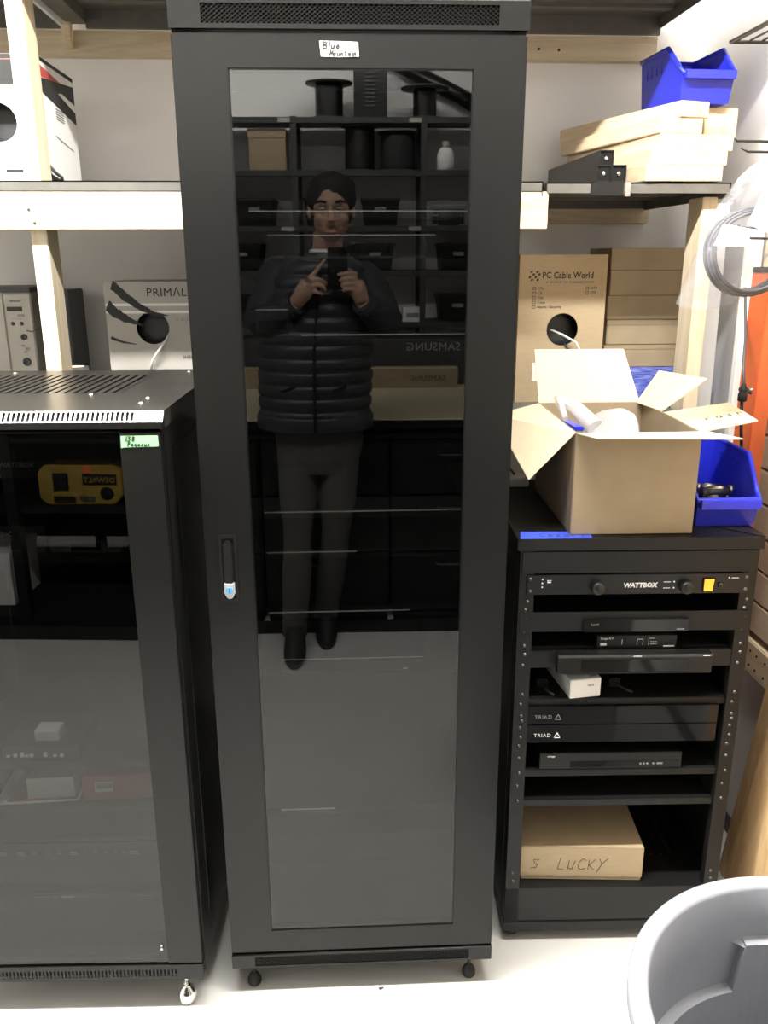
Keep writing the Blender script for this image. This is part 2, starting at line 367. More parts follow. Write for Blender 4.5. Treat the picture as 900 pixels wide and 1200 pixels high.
deck(-1.5, -.742, 2.308, .008, .05); B('shelf_deck', M['greysteel'], sh, -.724, -.668, .092, .56, 2.27, 2.3075, .001); deck(-.67, .04, 2.308, .008, .05); deck(.095, .985, 2.308, .008, .05)
deck(-1.5, -.20, 1.809, .022, .03); deck(-.19, .52, 1.809, .022, .03); deck(.53, .985, 1.8065, .024, .03)
deck(-1.5, -.715, 1.236, .018, .03, .012); deck(-.67, .0, 1.236, .018, .03, .012); deck(.01, .925, 1.236, .018, .03, .012); deck(.925, 1.0, 1.236, .018, .03, .095)
mb = MB()                                                            # row of punched holes in the back lips
for k in range(60): mb.cyl((-.68+k*.027, .544, 2.285), (-.68+k*.027, .5455, 2.285), .004, n=6)
mb.build('punched_holes', M['dullsteel'], sh, kind='stuff')
B('deck_clip', M['rackblk'], sh, .637, .717, -.035, -.031, 1.776, 1.8075, .001, label='dark steel clip on the deck edge')
B('deck_clip', M['steel'], sh, .720, .734, -.036, -.031, 1.775, 1.8075, .001, label='bright steel clip on the deck edge')
mb = MB()
for x, z in ((-.40,2.222),(-.36,2.215),(-.383,2.208),(.63,2.22),(.69,2.218),(-.70,1.745),(-.69,1.715)):
    y = .5605 if z > 2 else -.0302
    mb.lathe([(.0,0),(.004,0),(.004,.002),(0,.002)], (x, y-.0005, z), 8, 'y')
mb.build('knots', M['trouser'], sh, kind='stuff')

# slat panel on the right wall
sl = thing('slat_panel', 'beige slatted wall panel with dark grooves on the right wall', 'wall panel', (1.15, 1.75, 0))
B('backing', M['matte'], sl, -.012, -.001, -.75, .48, .66, 2.5, 0)
z = .662; first = None
while z < 2.45:
    if first is None: first = B('slat', M['slat'], sl, -.03, -.012, -.75, .48, z, z+.083, .003)
    else:
        c = first.copy(); c.location.z = z - .662; COL.objects.link(c)
    z += .0885
rl = thing('wall_rail', 'pine rail with nail holes screwed to the right wall under the beige slats', 'rail', (1.15, 1.75, .55))
B('rail_board', M['piney'], rl, -.038, -.001, -.75, .48, 0, .092, .003)
mb = MB()
for y in (.02,.20,.245,.28,.30):
    for zz in (.025,.066): mb.lathe([(0,0),(.0035,0),(.0035,.002),(0,.002)], (-.0395, y, zz), 8, 'x')
mb.build('nail_holes', M['matte'], rl, kind='stuff')

# ---------------------------------------------------------------- shared rack pieces
def frame(mb, x0, x1, z0, z1, ix0, ix1, iz0, iz1, y0, y1):
    vs = []
    for y in (y0, y1): vs += [(x0,y,z0),(x1,y,z0),(x1,y,z1),(x0,y,z1),(ix0,y,iz0),(ix1,y,iz0),(ix1,y,iz1),(ix0,y,iz1)]
    fs = []
    for i in range(4):
        j = (i+1) % 4
        fs += [(i,j,4+j,4+i),(8+i,8+j,12+j,12+i),(i,j,8+j,8+i),(4+i,4+j,12+j,12+i)]
    return mb.add(vs, fs)
def mesh_grille(name, m, parent, x0, x1, z0, z1, y, pitch=.0085, w=.0016):
    """woven-looking perforated strip: two sets of slanting bars"""
    mb = MB(); h = z1-z0; run = h*1.3
    n = int((x1-x0+run)/pitch)
    for sgn in (1, -1):
        for k in range(n+1):
            a = x0-run+k*pitch; p = [(a, 0.), (a+run, 1.)]
            lo = max(0, (x0-a)/run); hi = min(1, (x1-a)/run)
            if hi-lo < .05: continue
            t0, t1 = (lo, hi)
            q0 = (a+run*t0, z0+h*(t0 if sgn > 0 else 1-t0)); q1 = (a+run*t1, z0+h*(t1 if sgn > 0 else 1-t1))
            yy = y + (0 if sgn > 0 else .0009)
            mb.hexa([(q0[0]-w/2,yy,q0[1]),(q0[0]+w/2,yy,q0[1]),(q0[0]+w/2,yy+.001,q0[1]),(q0[0]-w/2,yy+.001,q0[1]),
                     (q1[0]-w/2,yy,q1[1]),(q1[0]+w/2,yy,q1[1]),(q1[0]+w/2,yy+.001,q1[1]),(q1[0]-w/2,yy+.001,q1[1])])
    return mb.build(name, m, parent, kind='stuff')
def rack_rails(parent, x, y, z0, z1, m=None):
    for s in (-1, 1):
        mb = MB().box(s*x-.012, s*x+.012, y, y+.003, z0, z1).box(s*(x+.012)-.0015, s*(x+.012)+.0015, y, y+.04, z0, z1)
        mb.build('mounting_rail', m or M['inner'], parent)
def level_foot(parent, x, y, top, m, r, name='levelling_foot'):
    mb = MB().lathe([(0,0),(r*.85,0),(r*1.02,r*.35),(r*1.0,r*.9),(r*.75,r*1.5),(r*.42,r*1.85),(r*.40,r*2.0),(0,r*2.0)], (x,y,0), 24)
    mb.cyl((x,y,r*1.9), (x,y,top), r*.26, n=12).cyl((x,y,top-.009), (x,y,top-.001), r*.62, n=6)
    return mb.build(name, m, parent)

# ---------------------------------------------------------------- tall glass-door cabinet
tc = thing('server_cabinet', 'tall black server cabinet with full-height smoked glass door in the middle', 'cabinet', (.0442, 1.592, 0), -.95)
for s in (-1, 1):
    B('side_panel', M['powder'], tc, min(s*.298, s*.290), max(s*.298, s*.290), .025, .555, .073, 2.0, .001)
B('rear_panel', M['inner'], tc, -.299, .299, .548, .555, .075, 2.042, 0)
B('base_plate', M['inner'], tc, -.289, .289, .02, .548, .074, .082, 0)
cap = MB(); frame(cap, -.3005, .3015, 2.000, 2.0435, -.247, .2495, 2.0075, 2.0375, 0, .002)
cap.box(-.3005, .3015, .002, .555, 2.0415, 2.0435).box(-.3005, -.2985, .002, .555, 2.0, 2.0415).box(.2995, .3015, .002, .555, 2.0, 2.0415).box(-.2985, .2995, .04, .548, 1.999, 2.001)
cap = cap.build('top_cap', M['powder'], tc)
MB().prism([(0,2.0435),(.006,2.0475),(.555,2.0475),(.555,2.0435)], -.3005, .3015, 'x').build('top_lid', M['topblk'], tc, .0008)
mesh_grille('cap_grille', M['powder'], cap, -.247, .2495, 2.0075, 2.0375, .0015)
B('shade_backing', M['matte'], cap, -.27, .27, .03, .032, 2.002, 2.041, 0)  # dark sheet put in as the shade behind the cap grille
B('gap_shade', M['matte'], tc, -.297, .297, .012, .03, 1.9945, 2.0005, 0)  # matte strip paints the shade in the gap above the door
d = MB(); frame(d, -.2985, .2985, .111, 1.9940, -.2035, .2055, .1745, 1.938, 0, .020)
door = d.build('door', M['powder'], tc, .003, 4)
pane('glass_pane', door, -.2040, .2060, .003, .008, .1740, 1.9385, 'smoked glass pane')
hs = MB(); frame(hs, -.2710, -.2355, .978, 1.119, -.2650, -.2415, .986, 1.111, -.003, .006)
hs = hs.build('handle_housing', M['devblk'], door, .001)
B('handle_recess', M['matte'], door, -.2655, -.2410, -.0003, .0004, .985, 1.112, 0)
MB().prism([(-.2615,1.018),(-.2450,1.018)] + [(-.25325+.00825*math.cos(t*PI/8), 1.099+.00825*math.sin(t*PI/8)) for t in range(9)], -.009, -.0005, 'y').build('swing_handle', M['devblk'], door, .0018)
MB().prism([(-.2635,.990+.009),(-.2633,1.021),(-.2428,1.021),(-.2430,.999),(-.2475,.990),(-.2532,.9865),(-.259,.990)], -.0105, -.0008, 'y').build('lock_plate', M['satin'], door, .0015, label='chrome lock plate')
MB().cyl((-.2532,-.0105,1.006), (-.2532,-.0125,1.006), .0072, n=20).build('lock_badge', M['keyblue'], door, label='blue round badge on the lock')
MB().box(-.2538,-.2526,-.0128,-.0124,1.002,1.010).build('key_slot', M['print'], door)
pl = MB(); frame(pl, -.2985, .2985, .073, .1085, -.246, .246, .0785, .1035, -.0045, -.0025)
pl.box(-.2985, .2985, -.0025, .06, .1065, .1085).box(-.2985, .2985, -.0025, .06, .073, .075)
pl = pl.build('plinth', M['powder'], tc, .0006)
mesh_grille('plinth_grille', M['powder'], pl, -.246, .246, .0785, .1035, -.003, .008)
B('shade_backing', M['matte'], pl, -.27, .27, .02, .022, .076, .105, 0)  # black sheet stands in for shade inside the plinth grille
for x in (-.254, .252):
    for y in (.028, .51): level_foot(tc, x, y, .074, M['rubber'], .0155)
rack_rails(tc, .236, .075, .09, 1.99)
def tall_shelf(z, dy=.07, lip=.014):
    mb = MB().box(-.222, .222, dy, dy+.40, z-.002, z).box(-.222, .222, dy-.0015, dy, z-lip, z)
    s_ = mb.build('rack_shelf', M['inner'], tc)
    a = {1.718: (-.189, .216), 1.495: (-.10, .214), 1.143: (-.186, .213), 1.057: (-.184, .0), .924: (-.186, .11), .443: (-.178, -.058)}.get(z)
    if a: B('edge_glint', M['edge'], s_, a[0], a[1], dy-.0025, dy-.0015, z-.0022, z+.0002, 0, label='painted lamp glint on the front edge')  # pale strip paints the lamp glint along the shelf lip
for z in (1.718, 1.632, 1.495, 1.143, 1.057, .924, .7775, .443): tall_shelf(z)
B('blank_panel', M['rackblk'], tc, -.24, .24, .069, .072, .300, .372, .001)
B('blank_panel', M['rackblk'], tc, -.24, .24, .069, .072, .130, .298, .001)
t = thing('media_player', 'slim black media player on a shelf behind the smoked glass below its middle', 'media player', (.0442-.01, 1.592+.075, .7778), -.95)
B('case', M['devblk'], t, -.155, .153, 0, .20, 0, .0325, .002)
B('front_trim', M['gloss'], t, -.15, .148, -.0015, 0, .004, .0285, .0004); B('top_glint', M['edge'], t, -.153, .151, -.0005, .001, .0318, .0333, 0, label='painted lamp glint along the top edge')  # thin pale strip drawn as the highlight on the player's top edge
B('indicator', M['led'], t, .108, .118, -.002, -.0014, .006, .008, 0)
t = thing('disc_player', 'wide black player on an upper shelf behind the smoked glass', 'player', (.0442, 1.592+.072, 1.6323), -.95)
B('case', M['devblk'], t, -.159, .158, 0, .22, 0, .043, .0015)
B('display_window', M['gloss'], t, -.05, .07, -.001, 0, .012, .03, .0003)
B('foot_trim', M['darkgrey'], t, -.155, .154, -.001, 0, .002, .006, 0); B('top_glint', M['edge'], t, -.157, .156, -.0005, .001, .0422, .0438, 0, label='painted lamp glint along the top edge')  # highlight on the upper player painted as a pale strip
t = thing('network_switch', 'small black switch on the shelf behind the glass in front of the mirrored elbow', 'switch', (-.108, 1.592+.077, 1.4953), -.95)
B('case', M['devblk'], t, -.033, .03, 0, .12, 0, .046, .001)
B('port_strip', M['gloss'], t, -.028, .024, -.001, 0, .01, .026, .0003); B('top_glint', M['edge'], t, -.032, .029, -.0005, .001, .045, .0468, 0, label='painted lamp glint along the top edge')  # pale strip paints the light caught by the switch's top edge
tp = thing('name_tape', 'white tape strip with a handwritten name on the tall cabinet door top', 'label tape', (.0242, 1.5915, 1.9700), -.95)
MB().prism([(-.0325,.012),(-.030,-.0115),(-.0005,-.0125),(.0335,-.0115),(.0325,.0105),(.0,.0115)], -.0004, 0, 'y').build('tape', M['tapewhite'], tp)
scrawl('Blue', .0105, M['ink'], tp, (-.027, -.0005, .000), pen=.0021)
scrawl('Mountain', .0090, M['ink'], tp, (-.016, -.0005, -.0105), pen=.0019, adv=.68)

# ---------------------------------------------------------------- low cabinet on the left
lc = thing('low_cabinet', 'waist-high black rack cabinet with glass door at the left edge', 'cabinet', (-.61, 1.568, 0), -2.5)
for s in (-1, 1):
    mb = MB(); frame_pts = None
    x0, x1 = (min(s*.300, s*.292), max(s*.300, s*.292))
    mb.box(x0, x1, .02, .605, .09, 1.337)
    mb.build('side_frame', M['powder'], lc, .001)
    xs = s*.3005
    B('side_panel', M['powder'], lc, min(xs, xs+s*.002), max(xs, xs+s*.002), .085, .56, .145, 1.285, .001)
B('rear_panel', M['inner'], lc, -.29, .29, .598, .605, .09, 1.36, 0)
B('base_plate', M['inner'], lc, -.29, .29, .02, .598, .092, .10, 0)
# top with slotted vents
tp_ = MB(); ys = (.235, .515); nslot = 23
tp_.box(-.3, .302, .0187, ys[0], 1.3655, 1.368).box(-.3, .302, ys[1], .607, 1.3655, 1.368).box(.3, .302, .02, .607, 1.337, 1.3655).box(-.302, -.3, .02, .607, 1.337, 1.368).box(-.3, .302, .605, .607, 1.337, 1.3655)
tp_.box(-.3, -.212, ys[0], ys[1], 1.3655, 1.368).box(.162, .302, ys[0], ys[1], 1.3655, 1.368)
for k in range(19):
    x = -.212 + k*(.374/18.5)
    tp_.box(x, x+.0128, ys[0], ys[1], 1.3655, 1.368)
tp_.box(-.3, .302, .372, .378, 1.3655, 1.3681)
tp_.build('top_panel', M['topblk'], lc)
B('shade_backing', M['matte'], lc, -.25, .25, .2, .55, 1.345, 1.347, 0)  # dark sheet paints the shade below the top vents
# chamfered slotted front strip
def chamfer_pt(x, s, off=0): # s 0..1 from lower front to upper rear
    return (x, .0005+.0180*s+off*.707, 1.3500+.0180*s-off*.707)
cs = MB()
def cbar(x0, x1, s0, s1):
    cs.hexa([chamfer_pt(x0,s0,.0015),chamfer_pt(x1,s0,.0015),chamfer_pt(x1,s0),chamfer_pt(x0,s0),chamfer_pt(x0,s1,.0015),chamfer_pt(x1,s1,.0015),chamfer_pt(x1,s1),chamfer_pt(x0,s1)])
cbar(-.30, .302, 0, .12); cbar(-.30, .302, .88, 1); cbar(.254, .302, .12, .88); cbar(-.30, -.254, .12, .88)
for k in range(57):
    x = -.254 + k*.508/56.6
    cbar(x, x+.0038, .12, .88)
cs.build('slotted_strip', M['strip'], lc)
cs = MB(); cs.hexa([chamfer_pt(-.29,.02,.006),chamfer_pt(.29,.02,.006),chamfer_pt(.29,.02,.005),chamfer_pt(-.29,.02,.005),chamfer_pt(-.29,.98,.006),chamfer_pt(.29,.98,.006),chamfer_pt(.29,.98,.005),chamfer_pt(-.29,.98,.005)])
cs.build('shade_backing', M['matte'], lc)  # matte sheet as painted shade behind the chamfer slots
B('header', M['powder'], lc, -.30, .301, .001, .03, 1.337, 1.3498, .0008)
mb = MB()
for x, y in ((.240,.103),(.238,.165),(.239,.572),(.11,.215),(-.18,.559),(-.20,.10)):
    mb.lathe([(0,.003),(.0045,.0025),(.0065,0),(.0065,-.0005),(0,-.0005)], (x, y, 1.3683), 12)
mb.build('top_screws', M['steel'], lc, kind='stuff')
dl = MB().box(.2215, .2965, 0, .018, .132, 1.330).box(-.2965, -.2215, 0, .018, .132, 1.330)
dl.box(-.2215, .2215, .010, .018, .132, .150).box(-.2215, .2215, .010, .018, 1.31, 1.33)
ld = dl.build('door', M['powder'], lc, .001)
pane('glass_pane', ld, -.2210, .2210, .002, .007, .134, 1.330, 'smoked glass pane')
MB().cyl((.210,.0015,.171),(.210,-.002,.171),.003,n=10).cyl((.210,.0015,.180),(.210,-.002,.180),.002,n=10).build('glass_stud', M['steel'], ld)
pb = MB(); frame(pb, -.297, .2965, .087, .127, -.243, .243, .096, .114, .0, .002)
pb.box(-.297, .2965, .002, .055, .125, .127).box(.2945, .2965, .002, .585, .087, .127)
for k in range(60):
    x = -.243+k*.486/59.6
    pb.box(x, x+.0042, .0003, .002, .096, .114)
pb = pb.build('plinth', M['powder'], lc)
B('shade_backing', M['matte'], pb, -.28, .28, .012, .014, .09, .12, 0)  # shade behind the plinth slots drawn as a dark sheet
for x in (-.25, .25):
    for y in (.03, .55): level_foot(lc, x, y, .09, M['chrome'], .021)
rack_rails(lc, .236, .085, .11, 1.33)
def low_panel(name, z0, z1, y=.08, m='rackblk', x0=-.241, x1=.241, d=.3): return B(name, M[m], lc, x0, x1, y, y+d, z0, z1, .001)
mb = MB().box(-.225, .225, .08, .5, 1.07, 1.072).box(-.241,.241,.079,.0805,1.05,1.072); mb.build('rack_shelf', M['powder'], lc)
mb = MB().box(-.225, .225, .08, .5, .596, .598).box(-.241,.241,.079,.0805,.58,.598); mb.build('rack_shelf', M['powder'], lc)
mb = MB().box(-.225, .225, .08, .5, .484, .486).box(-.241,.241,.079,.0805,.47,.486); mb.build('rack_shelf', M['powder'], lc)
def lthing(name, label, cat, x, y, z, dr=0, group=None):
    a = rad(-2.5); return thing(name, label, cat, (-.61+x*math.cos(a)-y*math.sin(a), 1.568+x*math.sin(a)+y*math.cos(a), z), -2.5+dr, group)
t = lthing('power_conditioner', 'black rack power unit with silver lettering high inside the left cabinet', 'power unit', 0, .075, 1.228)
B('face_plate', M['rackblk'], t, -.24, .24, 0, .004, 0, .088, .001); B('case', M['inner'], t, -.215, .215, .004, .28, .002, .086, 0)
text('WATTBOX', .0135, M['dimprint'], t, (-.004, -.0004, .026), shear=.2, bold=.0004)
MB().lathe([(.0,-.016),(.016,-.016),(.019,-.012),(.019,0),(0,0)], (-.11,0,.045), 20, 'y').build('knob', M['devblk'], t)
t = lthing('network_switch', 'black switch with rows of tiny lights high inside the left cabinet', 'switch', -.1, .078, 1.0722)
B('case', M['devblk'], t, -.12, .135, 0, .25, 0, .058, .001)
mb = MB()
for k in range(9):
    for q in range(3): mb.box(-.07+k*.017, -.068+k*.017, -.0006, 0, .028+q*.008, .030+q*.008)
mb.build('port_lights', M['led'], t, kind='stuff')
mb = MB()
for k in range(46): mb.box(-.115+k*.0053, -.1125+k*.0053, -.0006, 0, .004, .009)
mb.build('vent_slots', M['darkgrey'], t, kind='stuff')
t = lthing('cable_modem', 'small grey-black box right of the switch inside the left cabinet', 'modem', .112, .079, 1.0722)
B('case', M['darkgrey'], t, -.072, .072, 0, .15, 0, .026, .002); B('front_window', M['gloss'], t, -.03, .03, -.001, 0, .006, .020, .0004)
t = lthing('receiver', 'black receiver with pale lettering band low inside the left cabinet', 'receiver', 0, .078, .27)
B('case', M['rackblk'], t, -.22, .22, 0, .34, .012, .135, .002); B('front_lip', M['devblk'], t, -.22, .22, -.004, 0, .105, .125, .001)
mb = MB()
for x, w in ((-.15,.030),(-.105,.020),(-.075,.016),(-.045,.012),(-.02,.014),(.012,.022),(.038,.008),(.06,.012),(.083,.012),(.105,.010),(.123,.014),(.145,.026)):
    mb.box(x-w/2, x+w/2, -.0047, -.004, .093, .0945).box(x-w/2+.002, x+w/2-.003, -.0047, -.004, .0965, .0985) if w < .018 else mb.box(x-w/2, x+w/2, -.0047, -.004, .090, .092).box(x-w/2+.002, x+w/2-.004, -.0047, -.004, .094, .099)
mb.xf(lambda x, y, z: (x, y+.0037, z)).build('control_markings', M['dimprint'], t, kind='stuff')
for x in (-.17, .17): MB().cyl((x,.03,0),(x,.03,.012),.018).cyl((x,.28,0),(x,.28,.012),.018).build('foot', M['rubber'], t)
t = lthing('amplifier', 'black amplifier lowest inside the left cabinet', 'amplifier', 0, .078, .14)
B('case', M['rackblk'], t, -.22, .22, 0, .34, .01, .118, .002)
mb = MB().box(-.09,-.06,-.0006,0,.107,.108).box(-.05,-.035,-.0006,0,.107,.1082).box(-.028,.0,-.0006,0,.105,.110).box(.004,.03,-.0006,0,.107,.1082).box(.135,.175,-.0006,0,.107,.1082)
mb.build('front_markings', M['dimprint'], t, kind='stuff')
B('foot_strip', M['rubber'], t, -.2, .2, .02, .3, 0, .01, 0)
t = lthing('leaflet_box', 'dull red flat carton with white labels on a shelf inside the left cabinet', 'carton', .125, .10, .4862, 3)
B('carton', M['red'], t, -.085, .085, 0, .22, 0, .062, .0015)
B('barcode_label', M['white'], t, -.058, -.018, -.0008, 0, .022, .047, 0)
mb = MB()
for k in range(9): mb.box(-.053+k*.0038, -.0512+k*.0038, -.0012, -.0008, .03, .043)
mb.build('barcode', M['print'], t, kind='stuff')
t = lthing('paper_stack', 'white papers lying loose beside the red carton inside the left cabinet', 'papers', -.06, .09, .4862, 4)
for k, (dx, w, h) in enumerate(((0,.18,.003),(.01,.15,.003),(.03,.10,.05))): B('sheet', M['white'] if k != 1 else M['red'], t, dx-w/2, dx+w/2, .004*k, .2, .0035*k, .0035*k+h, .0005)
t = lthing('control_box', 'small grey box with white connectors on the middle shelf inside the left cabinet', 'control box', -.04, .09, .5982)
B('case', M['darkgrey'], t, -.08, .085, 0, .14, 0, .03, .002)
B('white_block', M['white'], t, -.015, .038, .02, .06, .03, .055, .002)
mb = MB()
for k, x in enumerate((-.07,-.055,-.04,-.03,-.02,.01,.03,.045)): mb.box(x, x+.007, -.004, 0, .006, .006+.004+(k % 3)*.003)
mb.build('connectors', M['white'], t, kind='stuff')
tp = thing('room_tape', 'green tape with handwriting on the left cabinet door corner', 'label tape', (-.3515, 1.5560, 1.3145), -2.5)
MB().prism([(-.034,.0105),(-.035,-.0125),(-.031,-.011),(.0325,-.0095),(.034,-.008),(.0335,.011)], -.0004, 0, 'y').build('tape', M['tapegreen'], tp)
scrawl('138', .0095, M['ink'], tp, (-.027, -.0006, .0005), pen=.0019)
scrawl('Pegasus', .0080, M['ink'], tp, (-.023, -.0006, -.0088), pen=.0017, adv=.75)
# ---------------------------------------------------------------- open rack on the right
rr = thing('open_rack', 'chest-high open black equipment rack on castors at the right', 'rack', (.645, 1.70, 0), -2.5)
def rthing(name, label, cat, x, y, z, dr=0, group=None):
    a = rad(-2.5); return thing(name, label, cat, (.645+x*math.cos(a)-y*math.sin(a), 1.70+x*math.sin(a)+y*math.cos(a), z), -2.5+dr, group)
MB().box(-.253, .281, 0, .50, 1.0545, 1.0565).box(-.253,.281,0,.002,1.029,1.0565).box(-.253,-.251,.002,.5,1.029,1.0565).box(.279,.281,.002,.5,1.029,1.0565).build('top_panel', M['rackblk'], rr, .001)
for x0, x1 in ((-.246, -.213), (.240, .273)):
    MB().box(x0, x1, .002, .004, .058, 1.029).box(x0 if x0 < 0 else x1-.002, x0+.002 if x0 < 0 else x1, .004, .05, .058, 1.029).box(x1-.0015 if x0 < 0 else x0, x1 if x0 < 0 else x0+.0015, .004, .025, .058, 1.029).build('front_rail', M['rackblk'], rr)
    B('rear_rail', M['rackblk'], rr, x0, x1, .44, .475, .058, 1.029, .001)
for x in (-.2475, .2725): B('side_panel', M['rackblk'], rr, x, x+.002, .05, .45, .058, 1.029, .0005)
MB().box(-.246,.273,.004,.48,.150,.153).box(-.246,.273,.002,.005,.060,.155).build('base_tray', M['rackblk'], rr)
B('base_bar', M['rackblk'], rr, -.248, .275, .0, .03, .028, .058, .002)
B('base_frame', M['rackblk'], rr, -.248, .275, .03, .48, .045, .058, .002)
B('rear_panel', M['inner'], rr, -.21, .24, .476, .48, .155, 1.03, 0)
mb = MB()
for sx in (-.229, .2555):
    for k, z in enumerate((1.012,.985,.912,.892,.872,.842,.806,.785,.758,.685,.660,.630,.618,.60,.575,.552,.520,.480,.445,.405,.20,.178)):
        mb.lathe([(0,.002),(.0040,.002),(.0040,.0008),(0,-.0018)][::-1], (sx+((k*37) % 5-2)*.0011, .0, z), 8, 'y')
mb.build('rail_screws', M['dullsteel'], rr, kind='stuff')
def castor(x, y):
    c = MB().box(x-.012, x+.012, y-.016, y+.016, .040, .046).box(x-.016,x-.013,y-.012,y+.012,.012,.042).box(x+.013,x+.016,y-.012,y+.012,.012,.042).build('castor', M['rackblk'], rr)
    MB().lathe([(0,-.011),(.016,-.011),(.020,-.007),(.020,.007),(.016,.011),(0,.011)], (x, y, .0202), 20, 'x').build('wheel', M['rubber'], c)
for x in (-.222, .25):
    for y in (.03, .44): castor(x, y)
def rshelf(z, lip, y0=.012, dep=.36):
    mb = MB().box(-.212, .239, y0, y0+dep, z-.002, z).box(-.213, .240, y0-.002, y0, z-lip, z)
    return mb.build('rack_shelf', M['rackblk'], rr, .0008)
rshelf(.790, .040, .006); rshelf(.669, .018); rshelf(.483, .018); rshelf(.401, .018); rshelf(.840, .0025, .02)
mb = MB()
for k in range(6):
    for y in (.08, .16, .24): mb.box(-.15+k*.055, -.115+k*.055, y, y+.004, .4008, .4011).box(-.15+k*.055, -.115+k*.055, y, y+.004, .6688, .6691)
mb.build('shelf_slots', M['matte'], rr, kind='stuff')
B('blank_panel', M['rackblk'], rr, -.242, .268, -.002, .001, .9785, 1.0270, .0008)
B('blank_panel', M['rackblk'], rr, -.242, .268, -.001, .0018, .840, .887, .0008)
mb = MB()
for k in range(5): mb.hexa([(.118+k*.026,.12,.1532),(.126+k*.026,.12,.1532),(.126+k*.026,.30,.1532),(.118+k*.026,.30,.1532),(.118+k*.026,.12,.156),(.126+k*.026,.12,.156),(.126+k*.026,.30,.156),(.118+k*.026,.30,.156)])
mb.build('tray_ribs', M['matte'], rr, kind='stuff')

t = rthing('power_conditioner', 'black rack power unit with two knobs and an amber switch at the open rack top', 'power unit', .013, -.003, .929)
B('face_plate', M['devblk'], t, -.243, .243, 0, .003, 0, .0455, .0008); B('case', M['inner'], t, -.205, .205, .0075, .20, .002, .044, 0)
for x in (-.090, .104): MB().lathe([(0,-.017),(.0125,-.017),(.0145,-.014),(.0155,-.002),(.0155,0),(0,0)], (x,0,.018), 24, 'y').build('knob', M['devblk'], t)
mb = MB()
for x in (-.236, .236):
    for z in (.009, .037): mb.lathe([(0,-.002),(.0035,-.0012),(.004,0),(0,0)], (x,0,z), 10, 'y')
mb.build('mounting_screws', M['dullsteel'], t, kind='stuff')
text('WATTBOX', .0145, M['whiteprint'], t, (.004, -.0004, .0205), bold=.0006, shear=.12)
MB().box(.140,.166,-.0035,0,.004,.037).build('switch_bezel', M['matte'], t, .001)
MB().prism([(-.0036,.006),(-.0036,.035),(-.0085,.035),(-.0045,.020)], .143, .163, 'x').build('rocker_switch', M['amber'], t, .0008, label='amber lit rocker switch')
MB().lathe([(0,-.006),(.005,-.006),(.007,0),(0,0)], (.180,0,.020), 14, 'y').build('fuse_cap', M['devblk'], t)
mb = MB()
for x, z in ((-.21,.036),(-.21,.027),(-.21,.018),(.078,.028),(.078,.014),(.198,.036)): mb.lathe([(0,-.0012),(.0015,-.001),(.002,0),(0,0)], (x,0,z), 8, 'y')
mb.box(-.200,-.190,-.0006,0,.033,.034).box(-.199,-.191,-.0006,0,.028,.031).box(.055,.07,-.0006,0,.027,.0285).box(.055,.07,-.0006,0,.013,.0145).box(.203,.218,-.0006,0,.035,.0365)
mb.build('markings', M['led'], t, kind='stuff')
t = rthing('gloss_media_box', 'gloss black media box fixed on the blank panel under the knobs', 'media box', .0145, -.009, .8415)
B('case', M['gloss'], t, -.1165, .1165, 0, .0075, 0, .030, .0012)
text('Luxul', .008, M['dimprint'], t, (-.092, -.0004, .0185)); B('marking', M['dimprint'], t, .09, .107, -.0005, 0, .005, .007, 0)
t = rthing('small_amplifier', 'small black amplifier box with white printed front on the second shelf', 'amplifier', .0255, .010, .7904)
B('case', M['devblk'], t, -.0895, .0895, 0, .11, 0, .0335, .0012)
text('Snap AV', .0085, M['whiteprint'], t, (-.068, -.0004, .027)); B('badge', M['whiteprint'], t, -.082, -.068, -.0005, 0, .010, .016, 0)
mb = MB()
for x0, x1, z0, z1 in ((-.034,-.033,.012,.024),(.0,.001,.010,.024),(.0,.014,.024,.025),(.013,.014,.010,.024),(.026,.027,.010,.026),(.026,.040,.026,.027),(.030,.045,.018,.0188),(.030,.045,.012,.0128),(.06,.085,.006,.009)): mb.box(x0,x1,-.0005,0,z0,z1)
mb.build('diagram_print', M['whiteprint'], t, kind='stuff')
t = rthing('control_processor', 'long slim black box standing proud of the second shelf front', 'controller', .015, -.022, .7905-.0445)
B('case', M['devblk'], t, -.172, .172, 0, .026, 0, .0475, .0015)
B('top_trim', M['darkgrey'], t, -.172, .172, -.0008, .0005, .040, .0472, .0004)
B('front_window', M['gloss'], t, -.12, .12, -.001, 0, .006, .034, .0004)
text('araknis', .0065, M['whiteprint'], t, (.004, -.0014, .0435)); B('marking', M['whiteprint'], t, .15, .165, -.0014, -.0007, .0425, .0445, 0)
t = rthing('white_carton', 'small white carton lying end-on on the third rack shelf', 'carton', -.082, .012, .6695, 9)
B('carton', M['white'], t, -.037, .037, 0, .19, 0, .047, .0015); text('HDMI', .006, M['greyprint'], t, (.012, -.0004, .03))
mb = MB().box(.012,.03,.01,.016,.0471,.0474).box(-.03,.0,.05,.056,.0471,.0474).build('top_print', M['greyprint'], t)
for k, (x, y, a, lab) in enumerate(((.0,.06,14,'black cable bundle beside the white carton on the rack shelf'),(-.17,.06,-6,'black coiled adapter left of the white carton on the rack shelf'))):
    t = rthing('power_adapter', lab, 'adapter', x, y, .6693, a)
    B('brick', M['devblk'], t, -.014, .014, 0, .09, 0, .022, .003)
    MB().tube([(0,0,.011),(.004,-.02,.011),(.012,-.035,.008),(.022,-.04,.005)], .003).build('cord', M['rubber'], t)
